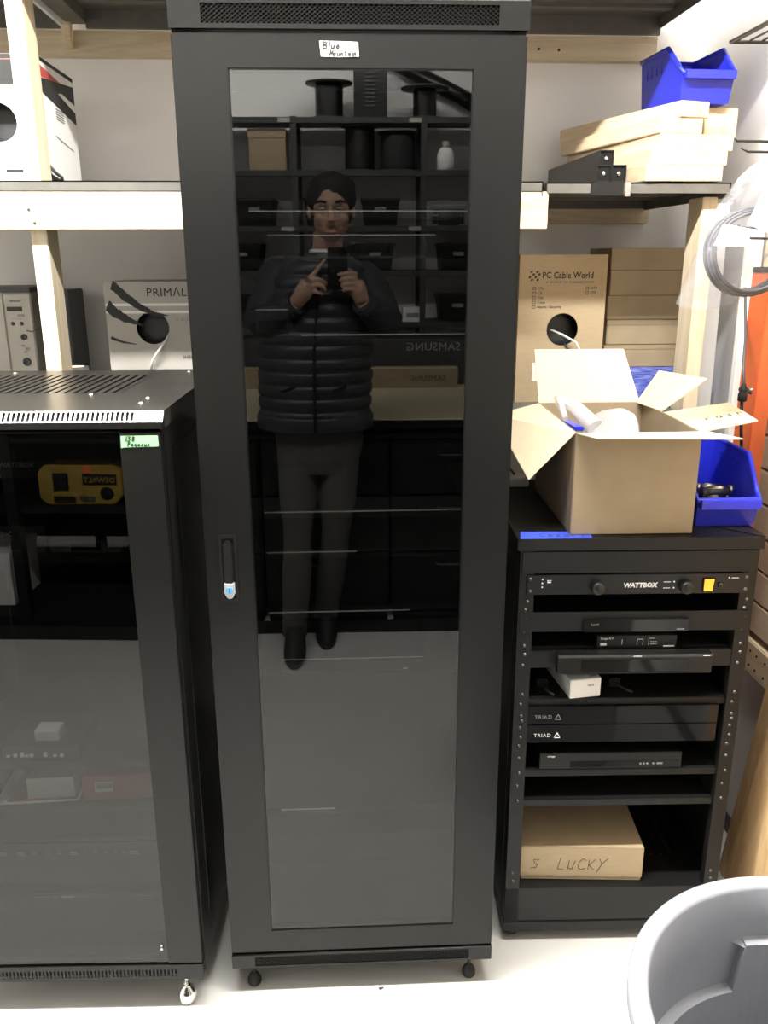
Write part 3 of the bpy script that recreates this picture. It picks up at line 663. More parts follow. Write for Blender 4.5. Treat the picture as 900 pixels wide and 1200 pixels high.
for k, (z, lab) in enumerate(((.6065,'upper of the two stacked gloss black amplifiers in the open rack'),(.5590,'lower of the two stacked gloss black amplifiers in the open rack'))):
    t = rthing('gloss_amplifier', lab, 'amplifier', .003, .003, z, group='stacked gloss amplifiers')
    B('face_plate', M['gloss'], t, -.215, .222, 0, .004, 0, .0455, .0008); B('case', M['inner'], t, -.20, .20, .004, .30, .002, .043, 0)
    text('TRIAD', .0125, M['dimprint'] if k == 0 else M['whiteprint'], t, (-.180, -.0004, .019), spacing=1.15)
    mb = MB(); a, b_, c = (-.153,.013), (-.139,.013), (-.146,.0255)
    for p, q in ((a,b_),(b_,c),(c,a)): mb.tube([(p[0],-.0004,p[1]),(q[0],-.0004,q[1])], .0009, 6)
    mb.build('triangle_mark', M['dimprint'] if k == 0 else M['whiteprint'], t)
t = rthing('video_recorder', 'flat black recorder with a display strip on the shelf below the gloss amplifiers', 'recorder', -.0125, .006, .4835)
B('case', M['devblk'], t, -.166, .166, 0, .24, .003, .0445, .0015); B('display_strip', M['gloss'], t, -.095, .16, -.001, 0, .007, .024, .0004)
text('mirage', .0065, M['whiteprint'], t, (-.140, -.0004, .037))
mb = MB()
for x in (.07,.078,.086,.1): mb.cyl((x,0,.016),(x,-.002,.016),.0025,n=8)
mb.box(.108,.122,-.0015,-.001,.014,.018).build('buttons', M['dimprint'], t, kind='stuff')
B('base_strip', M['rubber'], t, -.15, .15, .02, .2, 0, .003, 0)
t = rthing('kraft_carton', 'flat kraft carton marked in pen on the bottom tray of the open rack', 'carton', -.056, .030, .1545, -2.5)
mb = MB().box(-.148,.148,0,.30,0,.094).build('carton', M['card'], t, .002)
B('lid_flap', M['card'], t, -.1495, .1495, -.0015, .0005, .012, .0955, .0005); B('lid', M['card'], t, -.1495, .1495, -.001, .30, .0942, .0960, .0005)
scrawl('5', .026, M['ink'], t, (-.125, -.0022, .035), pen=.0012); scrawl('LUCKY', .034, M['ink'], t, (-.062, -.0022, .032), pen=.0013, adv=.72)

# things on the rack top
tp = rthing('place_tape', 'blue tape with handwriting along the open rack top front edge', 'label tape', -.16, .022, 1.0566)
MB().prism([(-.088,-.0215),(.066,-.0205),(.074,.026),(-.080,.028)], 0, .0005, 'z').build('tape', M['tapeblue'], tp)
MB().prism([(-.0935,-.0),(-.0935,-.020)], 0, .1, 'z') if False else None
scrawl('Cozart', .022, M['ink'], tp, (-.045, -.008, .0006), rot=(0,0,0), pen=.0016, adv=.8)
bx = thing('open_carton', 'open cardboard carton with splayed flaps on the right rack', 'box', (.6435, 1.726, 1.0575), -1.8)
w, dpt, h = .1335, .385, .224
MB().box(-w, w, 0, .004, 0, h).build('front_panel', M['carddk'], bx, .0012)
MB().box(-w, w, dpt-.004, dpt, 0, h).build('rear_panel', M['carddk'], bx, .001)
MB().box(-w, -w+.004, .004, dpt-.004, 0, h).build('side_panel', M['carddk'], bx, .001); MB().box(w-.004, w, .004, dpt-.004, 0, h).build('side_panel', M['carddk'], bx, .001)
MB().box(-w, w, .004, dpt-.004, 0, .004).build('bottom_panel', M['carddk'], bx)
def flap(name, quad, th=.003, m='cardpale', label=None):  # flaps take paler card, painting the direct lamplight on them
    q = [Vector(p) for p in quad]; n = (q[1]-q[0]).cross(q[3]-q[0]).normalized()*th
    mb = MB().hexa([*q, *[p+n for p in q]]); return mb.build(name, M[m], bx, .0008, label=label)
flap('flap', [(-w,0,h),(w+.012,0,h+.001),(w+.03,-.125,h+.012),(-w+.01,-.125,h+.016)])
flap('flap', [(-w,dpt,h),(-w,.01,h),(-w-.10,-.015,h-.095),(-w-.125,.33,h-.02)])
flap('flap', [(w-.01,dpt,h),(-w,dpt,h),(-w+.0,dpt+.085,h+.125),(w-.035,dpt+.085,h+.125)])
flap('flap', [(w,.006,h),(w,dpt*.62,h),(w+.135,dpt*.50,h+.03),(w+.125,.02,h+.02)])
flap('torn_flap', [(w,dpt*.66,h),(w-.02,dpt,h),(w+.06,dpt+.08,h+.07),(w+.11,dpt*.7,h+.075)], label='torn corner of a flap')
scrawl('rasn', .03, M['ink'], bx, (w+.03, .06, h+.0125), rot=(rad(3), rad(-9), .1), pen=.003)
MB().box(-w-.0006,-w+.001,.15,.20,.10,.14).build('side_print', M['greyprint'], bx)
t = thing('clear_bag', 'crumpled clear plastic bag stuffed inside the open carton', 'bag', (.63, 1.87, 1.062))
mb = MB().ball((.01,0,.145), .078, .11, .075, 20, 12)
random.seed(3)
mb.xf(lambda x, y, z: (x*(1+.25*math.sin(31*z+17*y)), y*(1+.2*math.sin(27*x+9)), .005+max(0, z-.005)*(1+.12*math.sin(40*x+22*y))))
mb.build('bag_film', M['milky'], t)
MB().tube([(-.03,.02,.20),(-.06,.08,.235),(-.095,.11,.25),(-.10,.02,.22)], [.02,.016,.012,.006], 10).build('bag_neck', M['milky'], t)
t = thing('blue_pouch', 'blue pouch tucked in the left of the open carton', 'pouch', (.553, 1.92, 1.062), 5)
MB().ball((0,0,.10), .022, .06, .10, 16, 10).build('pouch_body', M['blue'], t); MB().box(-.012,.012,-.05,.05,.195,.205).build('pouch_seal', M['blue'], t, .002)
t = thing('white_router', 'small white box on the rack top behind the open carton', 'router', (.455, 2.13, 1.0566), -2.5)
B('case', M['white'], t, -.04, .055, 0, .06, .002, .026, .003); B('base', M['darkgrey'], t, -.035, .05, .004, .056, 0, .002, 0); MB().tube([(-.02,.03,.026),(-.02,.032,.05),(0,.03,.055),(.02,.02,.03)], .003).build('lead', M['cable'], t)

def stack_bin(name, label, loc, rz, w, d, h, hf, group=None, tilt=0):
    """plastic parts bin, low lip toward local -y"""
    t = thing(name, label, 'bin', loc, rz, group)
    th = .003
    fl = lambda x, y, z: (x*(1+.16*z/h), (y if y > d*.5 else y - .16*z*(1-y/d)), z)
    prof = [(0,0),(d,0),(d,h),(d*.36,h),(d*.10,hf*1.25),(0,hf)]
    sh_ = MB()
    for s in (-1, 1): sh_.prism(prof, s*w/2 - (th if s > 0 else 0), s*w/2 + (0 if s > 0 else th), 'x')
    sh_.box(-w/2, w/2, 0, th, 0, hf).box(-w/2, w/2, d-th, d, 0, h).box(-w/2, w/2, 0, d, 0, th)
    sh_.xf(fl); sh_.build('shell', M['blue'], t, .0008)
    rim = MB(); e = w/2
    pts = [(-e,d,h),(-e,d*.36,h),(-e,d*.10,hf*1.25),(-e,0,hf),(e,0,hf),(e,d*.10,hf*1.25),(e,d*.36,h),(e,d,h),(-e,d,h)]
    rim.tube([fl(*p) for p in pts], .0062, 10); rim.box(-e*1.02, e*1.02, -.016-.012, -.011, hf-.016, hf+.003)
    rim.build('rim', M['blue'], t)
    for s in (-1, 1):
        rb = MB()
        for k in range(4): rb.box(s*e*1.10-.0025, s*e*1.10+.0025, d*.45+k*.030, d*.45+k*.030+.016, h*.62, h*.86)
        rb.build('side_ribs', M['blue'], t, .002)
    return t
stack_bin('parts_bin', 'blue plastic parts bin on top of the stacked boards', (.938, 2.265, 1.998), 3, .125, .24, .135, .068)
b2 = stack_bin('parts_bin', 'blue plastic parts bin of silver fittings beside the open carton', (.872, 1.772, 1.0566), -2, .130, .27, .145, .062)
random.seed(11)
PILE = [(dx, .045+.026*k, 0) for k, dx in enumerate((.012,.004,.016,.006,.012))] + [(.016, .058+.026*k, 1) for k in range(4)] + [(.012+.004*k, .071+.026*k, 2) for k in range(3)]
for k, (px, py, lay) in enumerate(PILE):
    t = tag(MB().tube([(-.030,0,0),(-.01,.002,.002),(.028,0,0)], [.008,.0075,.005], 8).cyl((-.042,0,0),(-.030,0,0),.011,n=6).build('cable_fitting', M['steel'] if k % 3 else M['darkgrey'], None), 'loose metal fitting lying in the blue bin beside the open carton', 'fitting', 'fittings in the blue bin')
    t.location = (.872+px, 1.772+py, 1.0715+.0212*lay); t.rotation_euler = (k*.7, 0, (.06 if k % 2 else -.05) + (PI if k % 3 == 1 else 0))
t = thing('parts_pouch', 'clear pouch of small parts leaning in the blue bin', 'pouch', (.850, 1.965, 1.0605), 10)
MB().ball((0,0,.06), .038, .018, .06, 14, 10).build('pouch_film', M['milky'], t); MB().ball((0,0,.035), .025, .012, .03, 10, 8).build('contents', M['darkgrey'], t)

# ---------------------------------------------------------------- things on the shelving, right
def plank(label, x, y, z, rz, wd, ln, th=.0365, m='piney', name='timber_board', group='boards stacked on the shelf'):
    t = tag(MB().box(0, wd, 0, ln, 0, th).build(name, M[m], None, .002), label, 'board', group)
    t.location = (x, y, z); t.rotation_euler = (0,0,rad(rz)); return t
plank('wide pine board lowest in the stack under the blue bin', .767, 2.16, 1.8092, 3, .195, .52)
plank('second pine board from the bottom of the stack under the blue bin', .780, 2.17, 1.8463, 6, .20, .54)
plank('middle pine board of the stack under the blue bin', .806, 2.185, 1.8834, 10, .20, .52)
plank('knotty pine board second from the top of the stack', .802, 2.19, 1.9205, 12, .12, .52)
plank('narrow pine board on top of the stack under the blue bin', .853, 2.195, 1.9576, 17, .085, .545)
plank('short pine offcut at the right end of the board stack', .955, 2.29, 1.9205, 2, .085, .2, .072)
def rail_bar(label, x, y, z, ln, rz=0):
    t = thing('steel_bar', label, 'steel bar', (x, y, z), rz, 'black steel bars on the shelf')
    mb = MB(); frame(mb, 0, .036, 0, .039, .003, .033, .003, .036, 0, ln); mb.build('tube', M['devblk'], t, .001)
    B('end_plug', M['matte'], t, .003, .033, .004, .02, .003, .036, 0)
    MB().lathe([(0,-.003),(.004,-.003),(.0065,0),(0,0)], (.018,.004,.019), 12, 'y').build('screw', M['steel'], t)
rail_bar('left one of two black square steel bars on the shelf', .652, 2.178, 1.8085, .56)
rail_bar('right one of two black square steel bars on the shelf', .6895, 2.178, 1.8085, .56)
rail_bar('black square steel bar lying on the other two bars', .674, 2.235, 1.8480, .52)

def cable_box(name, label, loc, w, d, h, hx, hz, hr, m='card', rz=0, inner='darkgrey'):
    t = thing(name, label, 'cable box', loc, rz)
    MB().holed(0, w, 0, h, hx, hz, hr, 0, .004).build('front_panel', M[m], t)
    MB().box(0,.004,.004,d,0,h).box(w-.004,w,.004,d,0,h).box(.004,w-.004,d-.004,d,0,h).box(.004,w-.004,.004,d,h-.004,h).box(.004,w-.004,.004,d,0,.004).build('carton', M[m], t)
    MB().lathe([(.03,.03),(hr*1.5,.03),(hr*1.5,.034),(.034,.034),(.034,d-.05),(hr*1.5,d-.05),(hr*1.5,d-.045),(.03,d-.045)], (hx,.02,hz), 28, 'y').build('reel', M[inner], t)
    mb = MB()
    for k in range(9): mb.lathe([(hr*1.2,0),(hr*1.28,.006),(hr*1.2,.012),(hr*1.1,.006)], (hx,.062+k*.012,hz), 24, 'y', closed=True)
    mb.build('wound_cable', M['cable'], t, kind='stuff')
    return t
pc = cable_box('cable_box', 'kraft cable box with printed name and round cable hole', (.5215, 2.4, 1.2362), .2445, .26, .404, .127, .203, .0445, 'card')
text('PC Cable World', .0245, M['print'], pc, (.135, -.0006, .349), squeeze=.86, bold=.0004)
text('A WORLD OF CONNECTIONS', .0085, M['print'], pc, (.142, -.0006, .331), spacing=1.2)
mb = MB()
for a, b_ in ((0,0),(1,1),(2,0),(1,-1),(3,1),(2,2),(0,2),(3,-1)): mb.box(.026+a*.008, .032+a*.008, -.0006, 0, .342+b_*.007, .348+b_*.007)
mb.xf(lambda x, y, z: (x+(z-.345)*.3, y, z)).build('logo_dots', M['print'], pc)
for k, s in enumerate(('C5e','C6','C6a','Coax','Alarm / Security')):
    text(s, .0105, M['print'], pc, (.052, -.0006, .315-k*.0125), align='LEFT')
    mb = MB(); frame(mb, .039, .047, .311-k*.0125, .319-k*.0125, .0402, .0458, .3122-k*.0125, .3178-k*.0125, -.0006, 0); mb.build('tick_box', M['print'], pc)
for k, s in enumerate(('UTP','STP')):
    text(s, .0105, M['print'], pc, (.20, -.0006, .315-k*.0125), align='LEFT')
    mb = MB(); frame(mb, .187, .195, .311-k*.0125, .319-k*.0125, .1882, .1938, .3122-k*.0125, .3178-k*.0125, -.0006, 0); mb.build('tick_box', M['print'], pc)
MB().cyl((.087,-.0006,.124),(.087,0,.124),.0145,n=24).build('round_sticker', M['green'], pc, label='green round sticker'); text('PLENUM', .006, M['whiteprint'], pc, (.087, -.0008, .124))
B('white_label', M['white'], pc, .047, .128, -.0006, 0, .06, .112, 0); B('red_label', M['red'], pc, .128, .172, -.0007, 0, .098, .12, 0)
MB().tube([(.10,.02,.20),(.125,-.012,.19),(.16,-.03,.17),(.18,-.035,.13),(.19,-.03,.09),(.195,-.02,.05)], .0034).build('cable_tail', M['cablew'], pc)
MB().tube([(.13,.01,.175),(.145,-.015,.15),(.165,-.03,.11),(.185,-.025,.085)], .003).build('cable_tail', M['cable'], pc)
lab5 = ['lowest kraft carton of the stack on the blue box', 'second kraft carton from the bottom of the stack', 'middle kraft carton of the stack right of the printed cable box', 'second kraft carton from the top of the stack', 'topmost kraft carton of the stack beside the cable box']
zz = 1.3262
for k, (hh, x0, wd, rz) in enumerate(((.064,.788,.275,0),(.071,.792,.268,.8),(.066,.789,.265,-.6),(.069,.793,.262,.5),(.060,.791,.247,-1.2))):
    t = thing('flat_carton', lab5[k], 'carton', (x0, 2.45, zz), rz, 'kraft cartons stacked on the shelf')
    B('carton', M['carddk'], t, 0, wd, 0, .22, 0, hh-.002, .002)
    B('lid', M['carddk'], t, -.001, wd+.001, -.0012, .221, hh*.80, hh-.0005, .0006)
    zz += hh + .0004
t = thing('blue_carton', 'blue printed carton under the kraft carton stack', 'carton', (.800, 2.445, 1.2364))
B('carton', M['bluebox'], t, 0, .285, 0, .24, 0, .0892, .002); B('lid_edge', M['bluebox'], t, -.001, .286, -.001, .241, .07, .0895, .0005)

# ---------------------------------------------------------------- things on the shelving, left
cb = cable_box('striped_cable_box', 'white cable box with red and black bands on the upper left shelf', (-.955, 2.30, 1.8092), .270, .30, .292, .165, .142, .044, 'white')
def band(z0, z1, m, x0=0, x1=.270): B('print_band', M[m], cb, x0, x1, -.0008, 0, z0, z1, 0)
band(.255, .280, 'red'); band(.225, .245, 'print'); band(.281, .2915, 'print'); band(.028, .036, 'print', .17, .268)
MB().holed(.09, .22, .235, .279, .155, .255, .018, -.0012, -.0006, 24).build('small_hole_rim', M['print'], cb)
def sideband(pts, m): MB().prism(pts, .2702, .2709, 'x').build('print_band', M[m], cb)
sideband([(.0,.291),(.30,.291),(.30,.281),(.0,.283)], 'print'); sideband([(0,.275),(.20,.258),(0,.246)], 'red')
sideband([(0,.243),(.30,.270),(.30,.225),(.19,.236),(.15,.23),(.30,.205),(.30,.175),(.0,.215)], 'print')
for k in range(5): sideband([(.12,.192-k*.006),(.185,.190-k*.006),(.185,.187-k*.006),(.12,.189-k*.006)], 'greyprint')
sideband([(.10,.125),(.25,.105),(.25,.102),(.10,.122)], 'greyprint'); sideband([(.02,.028),(.28,.004),(.28,0),(0,0),(0,.04)], 'print')
MB().tube([(.272,.01,.045),(.28,.03,.03),(.285,.06,.022),(.276,.10,.006)], .004).build('cable_tail', M['cable'], cb)

pm = cable_box('clawed_cable_box', 'pale cable box with black claw marks and name behind the low cabinet', (-.612, 2.437, 1.2362), .250, .25, .337, .124, .214, .0445, 'silver')
text('PRIM\u039bL', .031, M['print'], pm, (.113, -.0006, .308), align='LEFT', spacing=1.08)
def claw(pts):
    random.seed(len(pts)*7+int(pts[0][1]*1000)); up, dn = [], []
    n = 16
    for i in range(n+1):
        t = i/n; k = t*(len(pts)-1); a = min(int(k), len(pts)-2); f = k-a
        x = pts[a][0]*(1-f)+pts[a+1][0]*f; z = pts[a][1]*(1-f)+pts[a+1][1]*f; w_ = pts[a][2]*(1-f)+pts[a+1][2]*f
        up.append((x+w_*.4, z+w_*random.uniform(.75,1.2))); dn.append((x-w_*.4, z-w_*random.uniform(.75,1.2)))
    mb = MB()
    for i in range(n): mb.prism([dn[i], dn[i+1], up[i+1], up[i]], -.0007, 0, 'y')
    mb.build('claw_mark', M['print'], pm)
claw([(.022,.330,.011),(.055,.300,.012),(.09,.272,.008),(.13,.252,.006),(.168,.247,.001)])
claw([(.006,.276,.014),(.03,.252,.013),(.06,.236,.008),(.095,.222,.002)])
claw([(.008,.188,.004),(.04,.176,.003),(.075,.170,.001)])
for z in (.277,.257): B('print_stripe', M['white'], pm, 0, .25, -.0006, 0, z-.004, z+.003, 0)
scrawl('nasa', .016, M['greyprint'], pm, (.188, -.0007, .232), pen=.001)
text('SHIELDED', .012, M['print'], pm, (.20, -.0007, .133), align='LEFT')
MB().tube([(.17,.02,.205),(.155,-.008,.175),(.135,-.02,.15),(.118,-.015,.125),(.112,-.01,.10)], .0034).build('cable_tail', M['cablew'], pm)

t = thing('silver_computer', 'silver tower computer with dials on the shelf at the left edge', 'computer', (-.830, 2.50, 1.2362), 2)
B('case', M['silver'], t, -.20, 0, .006, .24, .004, .31, .004); B('bezel', M['silver'], t, -.072, -.001, 0, .006, .006, .305, .002); B('bezel', M['silver'], t, -.199, -.076, .001, .006, .006, .305, .002)
B('base_strip', M['rubber'], t, -.19, -.01, .02, .22, 0, .004, 0); B('disc_slot', M['print'], t, -.067, -.026, -.001, .0002, .258, .270, 0)
B('top_cover', M['darkgrey'], t, -.202, .002, -.004, .241, .309, .322, .002)
for x in (-.056, -.032): MB().lathe([(0,-.003),(.004,-.003),(.0055,0),(0,0)], (x,0,.224), 14, 'y').build('dial', M['darkgrey'], t)
for z, r in ((.187,.009),(.118,.012)): MB().lathe([(0,-.002),(r*.5,-.002),(r*.55,-.004),(r*.9,-.004),(r,0),(0,0)], (-.030,0,z), 20, 'y').build('round_port', M['darkgrey'], t)
text('SAMSUNG', .0065, M['print'], t, (-.042, -.0005, .285))
MB().tube([(-.02,-.002,.204),(.0,-.02,.203),(.02,-.02,.212)], .0015).build('lead', M['cable'], t)
mb = MB().box(-.04,-.03,-.0006,0,.160,.166).box(-.03,-.018,-.0006,0,.150,.158).box(-.035,-.026,-.0006,0,.143,.148).box(-.058,-.03,-.0006,0,.2365,.238).box(-.04,-.022,-.0006,0,.243,.250)
mb.build('front_print', M['greyprint'], t, kind='stuff')
t = tag(B('grey_binder', M['darkgrey'], None, -.826, -.745, 2.56, 2.72, 1.2365, 1.548, .003), 'plain grey box standing right of the silver computer', 'box')
t = thing('tape_dispenser', 'small clear roll on the shelf beside the left post', 'roll', (-.685, 2.36, 1.2362))
MB().lathe([(.022,0),(.034,0),(.034,.12),(.022,.12)], (0,0,0), 24, closed=True).build('roll', M['film'], t); MB().lathe([(.020,0),(.022,0),(.022,.12),(.020,.12)], (0,0,0), 24, closed=True).build('core', M['cardpale'], t)

# ---------------------------------------------------------------- right-hand corner
def lean(name, m, label, cat, pts, th, n=None):
    t = MB().hexa(pts).build(name, M[m], None, .002); return tag(t, label, cat)
lean('trim_board', 'white', 'white trim board standing upright nearest the shelving post', 'board', [(1.02,2.31,0),(1.065,2.31,0),(1.065,2.335,0),(1.02,2.335,0),(1.035,2.36,1.77),(1.075,2.36,1.77),(1.075,2.385,1.77),(1.035,2.385,1.77)], 0)
lean('trim_board', 'white', 'white trim board standing upright behind the orange rail', 'board', [(1.075,2.20,0),(1.118,2.20,0),(1.118,2.225,0),(1.075,2.225,0),(1.085,2.25,1.72),(1.125,2.25,1.72),(1.125,2.275,1.72),(1.085,2.275,1.72)], 0)
t = thing('ladder_rail', 'orange fibreglass ladder rail standing upright against the slatted wall', 'ladder rail', (1.018, 1.985, 0))
MB().box(0,.036,0,.005,.02,1.60).box(0,.005,.005,.085,.02,1.60).box(0,.036,.085,.09,.02,1.60).build('channel', M['orange'], t, .001)
B('rubber_shoe', M['rubber'], t, -.004, .04, -.004, .094, 0, .06, .004); B('end_cap', M['rubber'], t, -.002, .038, -.002, .092, 1.595, 1.61, .003)
for z in (.42, .72, 1.02, 1.32): MB().cyl((.004,.02,z),(.004,.07,z),.008,n=10).build('rung_rivet', M['steel'], t)
t = thing('cord_plug', 'black cord plug hanging beside the orange rail', 'plug', (.955, 1.925, 1.36))
MB().lathe([(.006,-.03),(.0105,-.028),(.0105,-.012),(.008,-.008),(.0105,-.004),(.0105,.0),(.006,.006),(.004,.012),(0,.012)], (0,0,-.02), 14).build('plug_body', M['rubber'], t)
MB().tube([(0,0,-.05),(.004,.0,-.10),(.012,.0,-.16),(.03,.01,-.26),(.035,.03,-.2985)], .004).build('cord', M['rubber'], t)
MB().tube([(0,0,-.012),(.008,.03,.03),(.04,.10,.09),(.075,.19,.15),(.078,.21,.20)], .0035).build('cord_upper', M['cable'], t)
lean('oak_board', 'oak', 'light oak board leaning on the right wall behind the grey can', 'board', [(1.045,1.47,0),(1.065,1.47,0),(1.065,1.93,0),(1.045,1.93,0),(1.078,1.30,1.2),(1.098,1.30,1.2),(1.098,1.76,1.2),(1.078,1.76,1.2)], 0)
lean('oak_board', 'oak', 'second oak board in front of the leaning oak board', 'board', [(1.02,1.30,0),(1.04,1.30,0),(1.04,1.85,0),(1.02,1.85,0),(1.053,1.10,1.2),(1.073,1.10,1.2),(1.073,1.66,1.2),(1.053,1.66,1.2)], 0)

# wire shelf and peg hooks on the slat wall
ws = thing('wire_shelf', 'black wire shelf fixed high on the slatted wall', 'wire shelf', (1.12, 1.68, 2.055))
MB().tube([(0,.22,0),(-.29,.22,0),(-.29,-.30,0),(0,-.30,0)], .0035, 8).build('rim_wire', M['wire'], ws)
for k in range(11): MB().tube([(-.275+k*.026,.22,.0035),(-.275+k*.026,-.30,.0035)], .0022, 6).build('shelf_wire', M['wire'], ws)
B('wall_plate', M['wire'], ws, -.003, -.0005, -.31, .23, -.02, .02, .001)
for lab, y, z, ln in (('upper black wire hook over the plastic bag', 1.80, 1.853, .30), ('lower black wire hook across the plastic bag', 1.79, 1.688, .278)):
    hk = thing('peg_hook', lab, 'hook', (1.119, y, z), group='wire hooks on the slatted wall')
    MB().tube([(0,0,.0),(-ln,0,.003),(-ln-.004,0,.010)], .0024, 8).build('upper_wire', M['wire'], hk); MB().tube([(0,-.012,-.022),(-ln+.02,-.012,-.018),(-ln+.008,-.006,-.010)], .0024, 8).build('lower_wire', M['wire'], hk)
    B('hook_plate', M['wire'], hk, -.003, 0, -.015, .01, -.03, .012, .001)
bg = thing('cable_bag', 'clear plastic bag with coiled grey cable hanging on the right wall', 'bag', (.82, 1.74, 1.53))
def sheet(poly, y, dz, name, nx=16):
    # pillow-like film between two outlines: columns along the outline's upper and lower edges
    up, lo = poly; vs = []; fs = []; ny = 12
    for i in range(nx+1):
        t = i/nx
        def ev(pl):
            k = t*(len(pl)-1); a = min(int(k), len(pl)-2); f = k-a
            return (pl[a][0]*(1-f)+pl[a+1][0]*f, pl[a][1]*(1-f)+pl[a+1][1]*f)
        (ux, uz), (lx, lz) = ev(up), ev(lo)
        for j in range(ny+1):
            s = j/ny; b_ = math.sin(PI*t)**.6*math.sin(PI*s)**.6
            x = ux*(1-s)+lx*s; zq = uz*(1-s)+lz*s
            vs.append((x, y+dz*b_+.006*math.sin(60*x+35*zq)*(.3+b_), zq))
    fs = [(i*(ny+1)+j, (i+1)*(ny+1)+j, (i+1)*(ny+1)+j+1, i*(ny+1)+j+1) for i in range(nx) for j in range(ny)]
    return MB().add(vs, fs, True).build(name, M['film'], bg)
outl = ([(-.118,.014),(-.09,.10),(-.062,.187),(-.005,.267),(.06,.305),(.14,.31)], [(-.105,.006),(-.07,.0),(-.045,.003),(.0,.012),(.055,.035),(.14,.085)])
sheet(outl, 0, -.035, 'film_front'); sheet(outl, .006, .035, 'film_rear')
mb = MB()
for k in range(7):
    r = .075+.004*(k % 3); oy = (k-3)*.006
    mb.tube([(.022+r*1.05*math.cos(t), oy+.004*math.sin(3*t), .112+r*math.sin(t)) for t in [2*PI*i/36 for i in range(37)]], .0036, 6)
mb.build('cable_coil', M['cable'], bg, kind='stuff')
MB().prism([(-.01,.165),(.03,.265),(.085,.255),(.055,.14)], -.046, -.0445, 'y').build('card_insert', M['white'], bg)
mb = MB(); frame(mb, 0, .014, 0, .020, .003, .011, .004, .016, -.0475, -.0462); mb.xf(lambda x, y, z: (x+.028+z*.25, y, z+.225)).build('card_mark', M['print'], bg)
MB().prism([(-.075,.125),(-.06,.165),(.0,.155),(-.012,.122)], -.0515, -.050, 'y').build('tag_card', M['white'], bg)
MB().prism([(-.012,.062),(.0,.10),(.012,.098),(.006,.06)], -.049, -.048, 'y').build('green_tag', M['tapegreen'], bg)

# ---------------------------------------------------------------- grey waste can
cn = thing('waste_can', 'large round grey plastic waste can in the right foreground', 'waste can', (.643, .815, 0))
R0, R1, H = .225, .268, .70
prof = [(0,0),(R0-.01,0),(R0,.012),(R1-.012,H-.05),(R1-.01,H-.03),(R1+.004,H-.03),(R1+.006,H-.022),(R1+.006,H-.004),(R1+.002,H),(R1-.018,H),(R1-.022,H-.006),(R1-.0225,H-.10)]
MB().lathe(prof, n=72, cap=False).build('outer_shell', M['can'], cn)
# inside wall: steps inward below two quarter-ledges
def inner(t, z):
    r = R0-.004+(R1-.0225-R0+.004)*(z/(H-.10))
    a = math.degrees(t) % 360
    return r
vs = []; nt_, zs = 96, [H-.10,.49,.484,.30,.294,.02,.012]
def ledge(a, lo, hi): return lo < a < hi
for i in range(nt_):
    t = 2*PI*i/nt_; a = math.degrees(t)
    top = .520 if 96 <= a <= 192 or 276 <= a <= 350 else .605
    for z in (H-.10, top+.004, top, .25, .02, .012):
        r = R0+(R1-.0225-R0)*(z/(H-.10)) - (.0 if z > top+.002 else .016)
        if z < .2: r -= .004
        vs.append((r*math.cos(t), r*math.sin(t), z))
fs = []
for i in range(nt_):
    j = (i+1) % nt_
    for k in range(5): fs.append((i*6+k, j*6+k, j*6+k+1, i*6+k+1))
fs.append([i*6+5 for i in range(nt_)])
MB().add(vs, fs, False).build('inner_wall', M['can'], cn)
t = tag(MB().prism([(-.05,-.03),(.02,-.06),(.06,.01),(.01,.05),(-.03,.03)], 0, .004, 'z').build('paper_scrap', M['white'], None), 'white paper scrap at the bottom of the grey can', 'paper')
t.location = (.66,.88,.0125)
t = tag(MB().ball((0,0,.003), .005, .003, .003, 8, 6).ball((.005,.002,.002), .003, .002, .002, 8, 6).build('floor_crumb', M['trouser'], None), 'tiny dark crumb on the white floor', 'crumb'); t.location = (.085, 1.585, .0)
# ---------------------------------------------------------------- the other side of the aisle (seen in the door glass)
BACK = (PI/2, 0, PI)
wb = thing('workbench', 'long workbench with beige top behind the photographer, mirrored in the glass', 'workbench', (-.68, -.50, 0))
B('bench_top', M['bench'], wb, -1.62, 1.63, -1.08, 0, .917, .955, .003); B('edge_band', M['matte'], wb, -1.62, 1.63, 0, .003, .917, .950, 0)
for x in (-1.60, -.96, -.36, 1.56):
    for y in ((-.06 if x < -.9 or x > 1 else -.49), -1.06): B('leg', M['matte'], wb, x, x+.05, y, y+.05, 0, .917, .002)
B('lower_shelf', M['matte'], wb, -1.55, -.31, -1.0, -.05, .535, .555, .002)
B('bay_shade_board', M['matte'], wb, -1.55, -.31, -1.0, -.012, .0, .05, .002)  # matte board added to keep the open bay floor dark
B('front_rail', M['matte'], wb, -1.6, 1.6, -.05, -.03, .86, .917, .002); B('rear_rail', M['matte'], wb, -1.6, 1.6, -1.06, -1.04, .1, .917, 0)
for k, (x, lab) in enumerate(((-.97,'black drawer chest added for shade under the workbench left of the standing man'),(-.39,'black drawer chest added for shade under the workbench behind the standing man'),(.19,'black drawer chest added for shade under the workbench right of the standing man'))):
    t = thing('added_drawer_chest', lab, 'drawer chest', (x, -.512, 0), 180)  # chests added to keep the space under the bench dark
    B('carcass', M['rackblk'], t, -.57, 0, .02, .40, .03, .855, .003); B('plinth', M['matte'], t, -.56, -.01, .002, .38, 0, .03, 0)
    for q, (z0, z1) in enumerate(((.05,.33),(.34,.60),(.61,.845))):
        dr = B('drawer', M['rackblk'], t, -.56, -.01, 0, .019, z0, z1, .003)
        MB().tube([(-.36,.0,z1-.05),(-.36,-.025,z1-.05),(-.21,-.025,z1-.05),(-.21,.0,z1-.05)], .005).build('handle', M['darkgrey'], dr)
t = tag(MB().box(-2.25, .75, -.505, -.37, .0, .006).build('bench_shade_strip', M['rubber'], None, .002), 'dark strip standing in for shade on the floor along the workbench', 'mat')  # dark sheet added to paint the bench's shade on the floor
